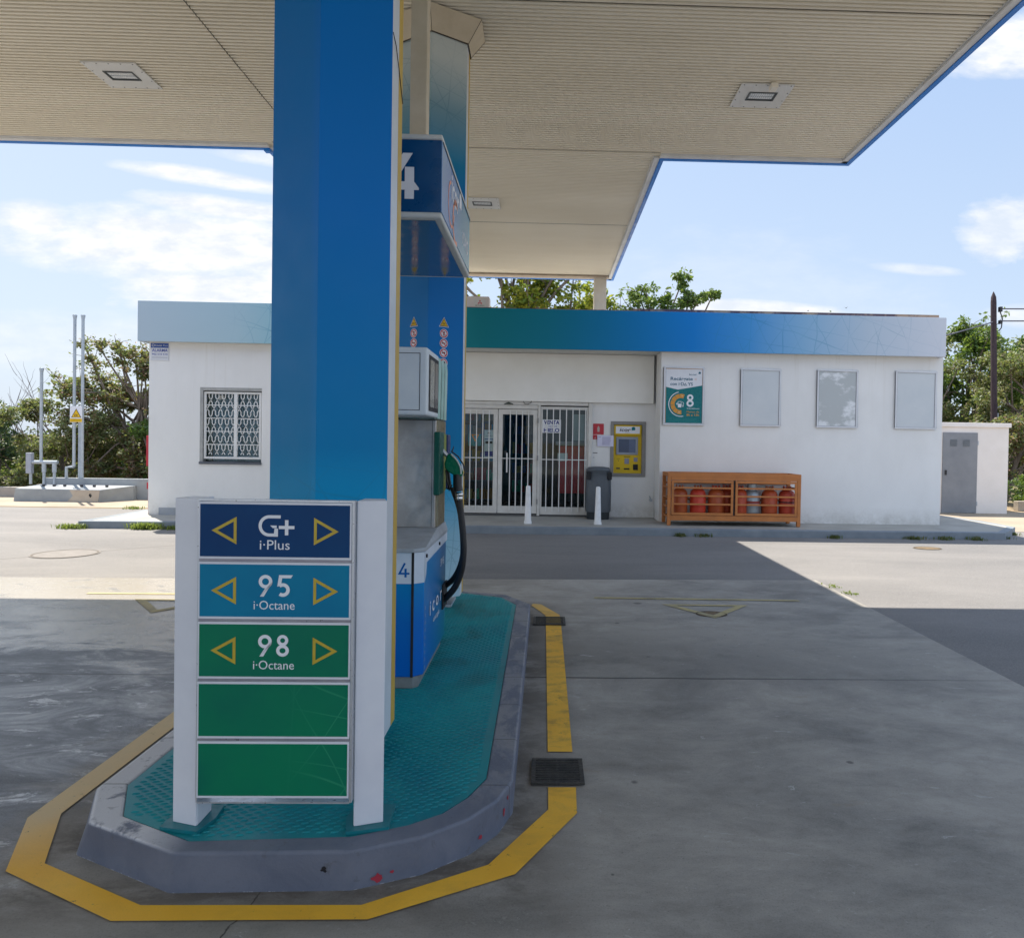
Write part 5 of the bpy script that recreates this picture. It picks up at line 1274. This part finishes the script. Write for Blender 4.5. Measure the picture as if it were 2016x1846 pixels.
# ------------------------------------------------------------------ service hut on the right
hut = thing('service_hut', 'small white flat roofed hut with a grey metal door right of the shop', 'hut', (10.6, 19, 0))
HW = M('hut_render', S(236, 229, 224, 1), S(226, 219, 212, 1), 1.4, .85, bmp=.25, bscale=80)
q = MB(); q.box(9.2, 11.46, 17.95, 20.5, 0, 2.14); q.build('wall', HW, hut)
q = MB(); q.box(9.15, 11.50, 17.90, 20.55, 2.1402, 2.245); q.build('roof', HW, hut, bevel=.01)
q = MB(); q.box(9.80, 10.672, 17.925, 17.949, .015, 2.0, 0); dro = q.build('door', M('hut_door_grey', (.24, .25, .27, 1), (.19, .20, .22, 1), 2.4, .55), hut, bevel=.004)
for x in (9.98, 10.30):
    q = MB()
    for k in range(8): q.box(x, x + .17, 17.915, 17.9245, 1.66 + k * .022, 1.672 + k * .022)
    q.build('louvre', M('louvre_grey', (.16, .18, .20, 1), rough=.5), dro)
q = MB(); q.box(9.86, 9.90, 17.90, 17.9245, .95, 1.07); q.build('handle', BLACK, dro)
for z in (1.75, .25):
    q = MB(); q.tube([(10.68, 17.93, z - .05), (10.68, 17.93, z + .05)], .015, 8); q.build('hinge', GALV, dro)

# ------------------------------------------------------------------ tank vents on the left
tk = thing('tank_plinth', 'low grey concrete filling point plinth with a broken patched corner on the left', 'plinth', (-11.3, 18.0, 0))
TG = M('plinth_concrete', (.24, .26, .28, 1), (.32, .34, .35, 1), 2, .8, bmp=.4)
q = MB(); q.add([(-12.5, 17.65, 0), (-10.53, 17.65, 0), (-10.1, 18.35, 0), (-10.1, 18.5, 0), (-12.5, 18.5, 0), (-12.46, 17.65, .31), (-10.49, 17.65, .30), (-10.12, 18.35, .36), (-10.12, 18.5, .36), (-12.46, 18.5, .36)],
      [(0, 1, 6, 5), (1, 2, 7, 6), (2, 3, 8, 7), (3, 4, 9, 8), (4, 0, 5, 9), (5, 6, 7, 8, 9)]); q.build('slab', TG, tk, bevel=.012)
q = MB(); q.box(-12.35, -9.75, 18.505, 18.72, 0, .52); q.build('upstand', TG, tk, bevel=.01)
q = MB(); q.flat(rag(0, .0, .36, 15, 1.4, 8), (-10.95, 17.646, .16), mat=0)
pp = [(-11.25, .02), (-10.535, .02), (-10.50, .29), (-11.2, .29), (-11.12, .15)]
q = MB(); q.add([(x, 17.6465, z) for x, z in pp], [(0, 1, 2, 3, 4)]); q.build('mortar_patch', M('mortar_patch', (.42, .35, .28, 1), (.50, .44, .36, 1), 4, .9, bmp=.5), tk)
q = MB(); q.flat(rag(0, 0, .05, 9, .7, 2), (-10.72, 17.6435, .17)); q.build('hole', DARK, tk)
q = MB()
for x in (-12.1, -11.85, -11.6, -11.2, -10.9, -10.6): q.tube([(x, 18.1, .34), (x, 18.1, .385)], .035, 8, 0)
q.build('filler_cap', [flatc('cap_dark', (.05, .05, .06, 1))], tk)
def flare(mb, x, y, z): mb.lathe([(.032, z - .02), (.035, z), (.052, z + .10), (.05, z + .115), (.02, z + .12)], (x, y), 12)
def vent(label, x, y, z0, z1, extra=None):
    t = thing('vent_pipe', label, 'vent pipe', (x, y, z0), 'tall tank vent pipes on the left')
    q = MB(); q.tube([(x, y, z0), (x, y, z1 - .1)], .036, 12)
    if extra: q.tube(extra, .036, 12)
    q.build('pipe', GALV, t); q = MB(); flare(q, x, y, z1 - .12); q.build('cap', GALV, t)
vent('single shorter vent pipe at the far left above the grey pipe manifold', -12.50, 18.60, .90, 3.23)
vent('left pipe of the tall pair of vent pipes behind the EX sign', -11.70, 18.60, .80, 4.56, [(-11.70, 18.6, .80), (-11.88, 18.6, .78), (-11.885, 18.6, .36)])
vent('right pipe of the tall pair of vent pipes behind the EX sign', -11.50, 18.60, .36, 4.56)
q = MB(); q.box(-11.62, -11.545, 18.63, 18.70, .52, 1.95); tag(q.build('steel_stanchion', GALV, origin=(-11.58, 18.66, .52)), 'flat steel support strip behind the tall vent pipes below the EX sign', 'support')
q = thing('pipe_manifold', 'low grey pipe manifold with box and three legs at the far left', 'pipes', (-12.4, 18.5, .36))
z = MB(); z.tube([(-12.70, 18.5, .90), (-12.03, 18.5, .905)], .045, 12); z.build('header_pipe', GALV, q)
for x in (-12.36, -12.11):
    z = MB(); z.tube([(x, 18.5, .36), (x, 18.5, .9)], .034, 10); z.tube([(x, 18.5, .66), (x, 18.5, .88)], .05, 10); z.build('leg', GALV, q)
z = MB(); z.box(-12.77, -12.64, 18.44, 18.56, .62, 1.13); z.build('valve_box', M('valve_box_grey', (.34, .36, .42, 1), rough=.5), q, bevel=.012)
z = MB(); z.tube([(-12.68, 18.5, .36), (-12.68, 18.5, .62)], .034, 10); z.build('leg', GALV, q)
def dec(s_, y):
    s_.flat(poly([(-.125, 0), (.125, 0), (0, .225)]), (-11.618, y, 2.015), mat=1); s_.flat(poly([(-.102, .012), (.102, .012), (0, .198)]), (-11.618, y - .001, 2.015), mat=2)
    s_.flat(text('EX', .075, .02), (-11.618, y - .002, 2.045), mat=1)
    s_.box(-11.768, -11.478, y, y + .001, 1.905, 1.99, 2)
    s_.flat(text('ATMÓSFERA', .03, .004, .24), (-11.622, y - .001, 1.955), mat=3); s_.flat(text('EXPLOSIVA', .03, .004, .22), (-11.622, y - .001, 1.92), mat=3)
sheet('hazard_sign', 'white EX hazard sign with yellow triangle fixed to the tall vent pipes', 'sign', -11.772, -11.474, 1.90, 2.295, 18.545, [flatc('sign_pale', (.70, .71, .76, 1)), PRK, PRY, flatc('ink_olive', (.25, .20, .02, 1))], dec)
lw = MB(); lw.box(-34, -7.42, 18.75, 18.95, 0, .26)
tag(lw.build('low_wall', M('low_wall_stone', (.30, .27, .25, 1), (.40, .37, .33, 1), 3, .85, bmp=.5), origin=(-20, 18.85, 0), bevel=.01), 'low rendered wall running behind the tank plinth on the left', 'wall')

# ------------------------------------------------------------------ utility pole and cables
up_ = thing('utility_pole', 'dark weathered wooden utility pole in front of the right hand trees', 'utility pole', (14.75, 24, 0))
q = MB(); q.tube([(14.86, 24, 0), (14.80, 24, 3), (14.70, 24, 6.45), (14.695, 24, 6.62), (14.69, 24, 6.80)], [.115, .10, .09, .08, .01], 12); q.build('pole', M('creosoted_wood', (.035, .022, .03, 1), (.06, .04, .045, 1), 3, .85, bmp=.6, bscale=20, stretch=(6, 6, .5)), up_)
q = MB(); q.box(14.82, 14.90, 23.82, 23.94, 6.12, 6.28); q.box(14.82, 14.88, 23.82, 23.92, 5.72, 5.84); q.tube([(14.86, 23.9, 6.15), (14.95, 23.9, 5.9), (14.92, 23.9, 5.6), (14.84, 23.9, 5.5)], .018, 6); q.build('insulator', BLACK, up_)
q = MB(); q.tube([(14.97, 24, .0), (14.93, 24, 2.8)], .03, 8); q.build('conduit', GALV, up_)
def cable(a, b, sag, label, r=.022):
    a, b = Vector(a), Vector(b); pts = [a.lerp(b, t / 14) - Vector((0, 0, 4 * sag * (t / 14) * (1 - t / 14))) for t in range(15)]
    q = MB(); q.tube(pts, r, 6); tag(q.build('overhead_cable', M('cable_grey', (.10, .10, .13, 1), rough=.6), origin=a), label, 'cable', 'cables strung from the utility pole')
cable((14.62, 23.9, 5.78), (7.2, 19.5, 3.70), .05, 'cable sloping from the pole down to the shop roof')
cable((14.88, 23.88, 6.22), (38, 23.4, 7.4), .25, 'upper cable running right from the pole')
cable((14.88, 23.88, 5.82), (38, 23.4, 6.75), .15, 'lower cable running right from the pole')

def bird(x, y, z, s, yaw, label):
    q = MB()
    q.tube([(-.5, 0, 0), (-.3, 0, .02), (.05, 0, 0), (.35, 0, .02), (.5, 0, .03), (.6, 0, .0)], [.01, .07, .10, .07, .05, .005], 8)
    for sd in (-1, 1): q.add([(-.1, 0, .03), (.18, 0, .03), (.12, sd * .4, .26), (-.12, sd * .85, .10), (-.16, sd * .4, .22)], [(0, 1, 2, 4), (4, 2, 3)])
    R_ = Matrix.Rotation(yaw, 3, 'Z'); q.v = [tuple(R_ @ (Vector(p) * s) + Vector((x, y, z))) for p in q.v]
    tag(q.build('bird', flatc('bird_dark', (.06, .05, .07, 1)), origin=(x, y, z)), label, 'bird')
bird(16.3, 40, 9.2, .22, .9, 'larger of two tiny dark birds flying above the right of the roof'); bird(14.2, 40, 9.0, .13, .3, 'smaller of two tiny dark birds flying low above the roof')
# ------------------------------------------------------------------ vegetation
def leafmat(name, cols, transl=.35, rough=.5):
    m = bpy.data.materials.new(name); m.use_nodes = True; nt = NT(m.node_tree); b = m.node_tree.nodes['Principled BSDF']
    geo = nt.new('ShaderNodeNewGeometry')
    r = geo.outputs['Random Per Island']; n = len(cols)
    n_ = nt.noise(geo.outputs['Position'], .9, 4, .6)
    f = nt.math('FRACT', nt.math('ADD', nt.math('MULTIPLY', r, .55), nt.math('MULTIPLY', n_, .9)))
    c = nt.ramp(f, [(i / max(1, n - 1), q) for i, q in enumerate(cols)])
    nt.l.new(c, b.inputs['Base Color']); b.inputs['Roughness'].default_value = rough; b.inputs['Specular IOR Level'].default_value = .5
    t = nt.new('ShaderNodeBsdfTranslucent'); nt.l.new(nt.mix(.5, c, (.30, .38, .04, 1)), t.inputs[0])
    mx = nt.new('ShaderNodeMixShader'); mx.inputs[0].default_value = transl
    nt.l.new(b.outputs[0], mx.inputs[1]); nt.l.new(t.outputs[0], mx.inputs[2]); nt.l.new(mx.outputs[0], m.node_tree.nodes['Material Output'].inputs[0])
    return m
BARK = M('bark', (.13, .10, .08, 1), (.22, .18, .15, 1), 9, .9, bmp=.8, bscale=40, stretch=(1, 1, .3))
def leaves(rng, clumps, per, size, spread, flat_=.75):
    vs = []; fs = []; i = 0
    U_ = rng.uniform
    for (c, r, dens) in clumps:
        for _ in range(int(per * dens)):
            while True:
                x, y, z = U_(-1, 1), U_(-1, 1), U_(-1, 1); d = x * x + y * y + z * z
                if .02 < d <= 1: break
            k = spread
            p = Vector((c.x + x * r * k, c.y + y * r * k, c.z + z * r * k * flat_))
            s = size * U_(.6, 1.35)
            a = Vector((U_(-1, 1), U_(-1, 1), U_(-.9, .5))).normalized()
            nrm = a.cross(Vector((U_(-1, 1), U_(-1, 1), U_(-1, 1))))
            if nrm.length < .1: continue
            nrm.normalize(); b = a.cross(nrm).normalized()
            m_ = p + a * s * .5
            vs += [tuple(p), tuple(m_ + b * s * .27 + nrm * s * .06), tuple(p + a * s), tuple(m_ - b * s * .27 + nrm * s * .06)]
            fs.append((i, i + 1, i + 2, i + 3)); i += 4
    return vs, fs
def tree(name, label, cat, base, clumps, lm, seed, per=60, size=.14, trunk=.12, group=None, spread=1., limbs=True, stems=1, twigs=0):
    """clumps: list of ((x, y, z), radius, density) in world units"""
    rng = random.Random(seed); base = Vector(base)
    t = thing(name, label, cat, base, group)
    tb = MB(); cl = [(Vector(c), r, d) for c, r, d in clumps]
    top = max(c.z for c, r, d in cl); cx = sum(c.x for c, r, d in cl) / len(cl); cy = sum(c.y for c, r, d in cl) / len(cl)
    for s_ in range(stems):
        b0 = base + Vector((rng.uniform(-.25, .25), rng.uniform(-.2, .2), 0)) * (0 if stems == 1 else 1)
        tp = Vector((cx + rng.uniform(-.3, .3), cy, base.z + (top - base.z) * .72))
        path = [b0 + (tp - b0) * k + Vector((rng.uniform(-.06, .06), rng.uniform(-.06, .06), 0)) * (0 if k == 0 else 1) * (top - base.z) * .35 for k in (0, .2, .4, .6, .8, 1)]
        tb.tube(path, [trunk * q for q in (1.15, .95, .8, .62, .42, .2)], 9)
    small = []
    if limbs:
        for c, r, d in cl:
            k = rng.randrange(1, 5); st = path[k]
            mid = st.lerp(c, .5) + Vector((rng.uniform(-.2, .2), rng.uniform(-.2, .2), rng.uniform(-.1, .25))) * (c - st).length * .5
            tb.tube([st, mid, c, c + (c - mid).normalized() * r * .7], [trunk * .32, trunk * .22, trunk * .13, trunk * .04], 6)
            for _ in range(twigs):
                e = c + Vector((rng.gauss(0, 1), rng.gauss(0, 1), abs(rng.gauss(0, 1)) + .2)).normalized() * r * rng.uniform(.9, 1.7)
                tb.tube([c, c.lerp(e, .5) + Vector((rng.uniform(-.1, .1), 0, .05)), e], [trunk * .09, trunk * .06, .004], 5); small.append((e, r * .28, d * .22))
    tb.build('trunk', BARK, t)
    # break each clump into sub clumps so that gaps and lit tufts appear
    sub = []
    for c, r, d in cl:
        for _ in range(11):
            v = Vector((rng.gauss(0, 1), rng.gauss(0, 1), rng.gauss(0, 1))).normalized() * r * rng.uniform(.35, 1.05); v.z *= .8
            sub.append((c + v, r * rng.uniform(.22, .42), d * rng.uniform(.4, 1.5)))
        sub.append((c, r * .75, d * 1.6))
    vs, fs = leaves(rng, sub + small, per / 6 * 1.9, size * .76, spread)
    vs = [v if v[2] > .02 else (v[0], v[1], .02 + abs(v[2]) * .2) for v in vs]
    me = bpy.data.meshes.new('crown'); me.from_pydata([(x - base.x, y - base.y, z - base.z) for x, y, z in vs], [], fs); me.materials.append(lm); me.update()
    o = bpy.data.objects.new('crown', me); COL.objects.link(o); o.parent = t; ORG[o.name] = base
    return t
def fill(rng, x0, x1, y0, y1, z0, zf, n, r, dens=1.):
    out = []
    for _ in range(n):
        x = rng.uniform(x0, x1); y = rng.uniform(y0, y1); zt = zf(x)
        z = z0 + (zt - z0) * (1 - rng.random() ** 1.6) if False else rng.uniform(z0, zt)
        out.append(((x, y, max(z, .25)), r * rng.uniform(.65, 1.2), dens * rng.uniform(.6, 1.3)))
    return out
G1 = leafmat('leaf_green', [(.035, .085, .02, 1), (.06, .13, .025, 1), (.10, .18, .04, 1), (.05, .10, .03, 1)], .4)
G2 = leafmat('leaf_walnut', [(.05, .10, .02, 1), (.09, .16, .03, 1), (.16, .24, .04, 1), (.45, .42, .05, 1), (.07, .13, .03, 1)], .5)
G3 = leafmat('leaf_conifer', [(.03, .075, .045, 1), (.045, .10, .055, 1), (.07, .13, .06, 1)], .2)
G4 = leafmat('leaf_russet', [(.08, .125, .055, 1), (.13, .10, .07, 1), (.07, .13, .05, 1), (.24, .11, .08, 1), (.13, .18, .07, 1), (.22, .25, .13, 1)], .4)
G5 = leafmat('leaf_olive', [(.14, .155, .07, 1), (.20, .21, .09, 1), (.09, .13, .05, 1), (.24, .19, .11, 1), (.11, .17, .06, 1), (.30, .32, .16, 1)], .38)
R_ = random.Random
# left side
tree('shrub', 'dark blue green conifer like shrub at the far left edge', 'shrub', (-15.9, 21, 0), fill(R_(1), -17.6, -14.8, 20.4, 22, .2, lambda x: 2.1 + .5 * math.sin(x * 2), 26, .52, 1.1), G3, 1, 190, .12, .10)
tree('shrub', 'small clipped olive shrub low behind the low wall at the far left', 'shrub', (-14.5, 19.6, 0), fill(R_(2), -16.2, -12.9, 19.3, 19.9, .15, lambda x: .75, 16, .32, 1.0), G5, 2, 150, .09, .05)
tree('shrub', 'bright olive leaved shrub behind the pipe manifold', 'shrub', (-13.0, 20.2, 0), fill(R_(3), -14.4, -11.9, 19.7, 21, .3, lambda x: 2.1 + .35 * math.sin(x * 3), 22, .42, 1.1), G5, 3, 180, .11, .07, twigs=1)
tree('tree', 'tall loose tree with russet and dark green leaves behind the tall vent pipes', 'tree', (-11.3, 20.6, 0), fill(R_(5), -13.0, -9.6, 20, 21.6, .3, lambda x: 3.3 + .35 * math.sin(x * 2.7), 54, .45, 1.0) + [((-12.45, 20.6, 3.6), .42, .5), ((-12.2, 20.4, 4.0), .26, .3), ((-12.6, 20.4, 4.05), .2, .2), ((-11.6, 20.4, 3.7), .38, .5), ((-11.7, 20.4, 4.0), .25, .3), ((-11.2, 20.4, 3.75), .35, .45), ((-10.6, 20.4, 3.7), .35, .45), ((-13.1, 20.4, 2.9), .4, .5)], G4, 5, 170, .13, .13, twigs=3)
tree('tree', 'dark green tree pressed against the left end of the shop', 'tree', (-9.5, 20.4, 0), fill(R_(6), -10.6, -8.2, 19.6, 21.0, .2, lambda x: 2.9, 26, .46, 1.2), G1, 6, 170, .13, .12)
tree('bush', 'long dark hedge like bush closing the view behind the left shrubs', 'bush', (-14, 23.5, 0), fill(R_(8), -20.5, -8, 23, 24, .2, lambda x: 1.75 + .3 * math.sin(x * 1.7), 60, .6, 1.1), G1, 8, 150, .13, .1)
# leafless shrub
bs = thing('bare_shrub', 'nearly leafless grey shrub with arching twigs between the left shrubs', 'shrub', (-15.4, 21.8, 0))
q = MB(); rb = R_(11)
def branch(p, d, L, r, depth):
    pts = [p]; dd = Vector(d)
    for _ in range(5):
        dd = (dd + Vector((rb.uniform(-.25, .25), rb.uniform(-.2, .2), rb.uniform(-.06, .16)))).normalized(); pts.append(pts[-1] + dd * L / 5)
    q.tube(pts, [r * k for k in (1, .85, .7, .55, .4, .22)], 5)
    if depth:
        for k in (2, 3, 4, 5): branch(pts[k], (dd + Vector((rb.uniform(-.9, .9), rb.uniform(-.6, .6), rb.uniform(-.1, .5)))).normalized(), L * .55, r * .5, depth - 1)
for k in range(5): branch(Vector((-15.9 + k * .35, 21.8, 0)), Vector((rb.uniform(-.45, .45), 0, 1)).normalized(), rb.uniform(1.7, 2.3), .03, 2)
q.build('branches', M('grey_twig', (.22, .19, .18, 1), rough=.9), bs)
# behind the roof
tree('tree', 'leafy tree with yellowing leaves behind the shop roof between column and rooftop post', 'tree', (-.4, 23, 0), fill(R_(21), -3.4, .2, 22, 24.4, 3.6, lambda x: 8.2, 42, .62, .95) + fill(R_(22), -.2, 1.6, 22, 24, 3.6, lambda x: 7.6, 16, .55, .8), G2, 21, 130, .21, .22, twigs=2)
tree('tree', 'ragged green tree rising above the blue fascia right of the rooftop post', 'tree', (3.6, 23.4, 0), [((2.1, 23, 5.3), .6, .9), ((2.7, 23, 5.6), .6, .9), ((3.3, 23, 5.3), .65, 1), ((3.1, 23, 6.1), .5, .7), ((2.8, 23.2, 6.35), .32, .5), ((4.0, 23, 5.4), .6, .9), ((4.35, 23, 6.1), .42, .7), ((4.2, 23, 6.75), .35, .6), ((4.75, 23, 6.15), .30, .45), ((5.15, 23, 6.3), .20, .35), ((4.75, 23, 5.3), .45, .6), ((3.65, 23, 6.0), .38, .6), ((3.4, 23, 4.7), .9, 1), ((1.7, 23, 4.9), .6, .8), ((4.6, 23, 4.8), .6, .8), ((2.3, 23, 4.5), .8, 1)], G1, 23, 170, .17, .16, twigs=2)
# right side hillside vegetation
tree('tree', 'blue green feathery tree behind the top right corner of the shop', 'tree', (12.4, 31, 0), fill(R_(31), 10.6, 16.6, 30, 32, 1.2, lambda x: 6.2 + .4 * math.sin(x * 3), 70, .75, 1.0), G3, 31, 150, .19, .2, twigs=2)
tree('tree', 'bright green tree crown behind the utility pole', 'tree', (16.5, 29, 0), fill(R_(32), 14.6, 19.6, 28, 30, .8, lambda x: 5.5 + .4 * (x - 14.6), 56, .8, 1.0), G1, 32, 160, .20, .2, twigs=1)
tree('bush', 'broad olive brown bush behind the hut left of the utility pole', 'bush', (12.6, 26, 0), fill(R_(33), 10.0, 15.0, 25, 27, .4, lambda x: 5.0 + .35 * math.sin(x * 2), 52, .66, 1.1), G5, 33, 170, .15, .15, twigs=1)
tree('bush', 'large olive green bush at the right edge in front of the taller trees', 'bush', (16.6, 24.8, 0), fill(R_(34), 14.6, 18.8, 24.3, 26, .5, lambda x: 4.4 + .4 * (x - 14.6), 48, .66, 1.1), G5, 34, 170, .15, .15, twigs=1)
tree('bush', 'dark green bush low beside the right wall of the hut', 'bush', (13.6, 21.5, 0), fill(R_(35), 12.0, 16.0, 21, 22.2, .3, lambda x: 2.0 + .5 * (x - 12), 34, .5, 1.15), G4, 35, 170, .13, .10)
tree('bush', 'light green weedy bush at the foot of the hut at the right edge', 'bush', (13.4, 19.6, 0), fill(R_(36), 12.4, 15.2, 19.4, 20, .15, lambda x: .75, 14, .34, 1.1), G1, 36, 150, .10, .05)
lwr = MB(); lwr.box(12.3, 30, 18.8, 19.0, 0, .26); tag(lwr.build('low_wall', M('rubble_wall', (.28, .24, .19, 1), (.40, .35, .28, 1), 4, .9, bmp=.6), origin=(20, 18.9, 0), bevel=.01), 'low earth coloured wall at the right edge beyond the hut', 'wall')

# weeds
def weed(x, y, z, w_, h, n, label, seed, mt, grp='weeds along the shop kerb'):
    rng = R_(seed); h *= .8; q = MB(); vs = []; fs = []
    for i in range(n):
        bx, by = x + rng.gauss(0, w_ * .42), y + rng.gauss(0, .05) - .03
        L = h * rng.uniform(.4, 1.1); a = rng.uniform(0, 2 * PI); lean = rng.uniform(.1, .9)
        p = Vector((bx, by, z)); m1 = p + Vector((math.cos(a) * lean * L * .4, math.sin(a) * lean * L * .4, L * .6)); e = p + Vector((math.cos(a) * lean * L, math.sin(a) * lean * L, L * .85))
        b = Vector((-math.sin(a), math.cos(a), 0)) * rng.uniform(.004, .011); k = len(vs)
        vs += [p - b * .6, p + b * .6, m1 + b, m1 - b, e]; fs += [(k, k + 1, k + 2, k + 3), (k + 3, k + 2, k + 4)]
    q.add(vs, fs); tag(q.build('weed_clump', mt, origin=(x, y, z), recalc=False), label, 'weed', grp)
WG = leafmat('weed_green', [(.10, .17, .03, 1), (.16, .22, .05, 1), (.22, .26, .08, 1)], .4)
WD = leafmat('weed_dark', [(.04, .08, .02, 1), (.07, .11, .03, 1), (.12, .11, .05, 1)], .3)
weed(-8.0, 12.72, 0, .26, .14, 300, 'grassy weed clump at the far left corner of the shop pavement', 41, WG)
weed(-6.80, 12.74, 0, .28, .19, 480, 'bushy green weed clump under the shop kerb left of the sign', 42, WG)
weed(-6.35, 12.78, 0, .16, .12, 130, 'small weed tuft against the kerb just left of the sign post', 43, WG)
weed(-8.9, 16.2, 0, .20, .12, 120, 'pale grass tuft at the left end wall of the shop', 44, WG)
rw = R_(50)
for k, (x, w_, lb_) in enumerate([(2.35, .12, 'left of the gas bottle cage'), (2.75, .16, 'below the left cage door'), (5.05, .12, 'below the second blank frame'), (6.45, .2, 'between the last two frames'), (7.0, .16, 'below the last frame'), (7.55, .14, 'below the right wall corner')]):
    weed(x, 12.70, 0, w_, .11, 90, 'small dark weed tuft at the kerb foot ' + lb_, 51 + k, WD)
for k, (x, y, lb_) in enumerate([(8.25, 12.95, 'at the right corner of the pavement'), (8.75, 13.5, 'on the right slant of the pavement kerb'), (8.0, 15.2, 'on the pavement past the shop corner'), (8.6, 17.5, 'in front of the hut door'), (3.3, 8.3, 'at the sunlit slab edge'), (3.32, 7.9, 'at the sunlit slab edge nearer the shadow')]):
    weed(x, y, 0.01 if k > 3 else .0, .10, .10 if k < 4 else .035, 36, 'sparse weed ' + lb_, 61 + k, WG if k > 1 else WD, 'sparse weeds in the paving')
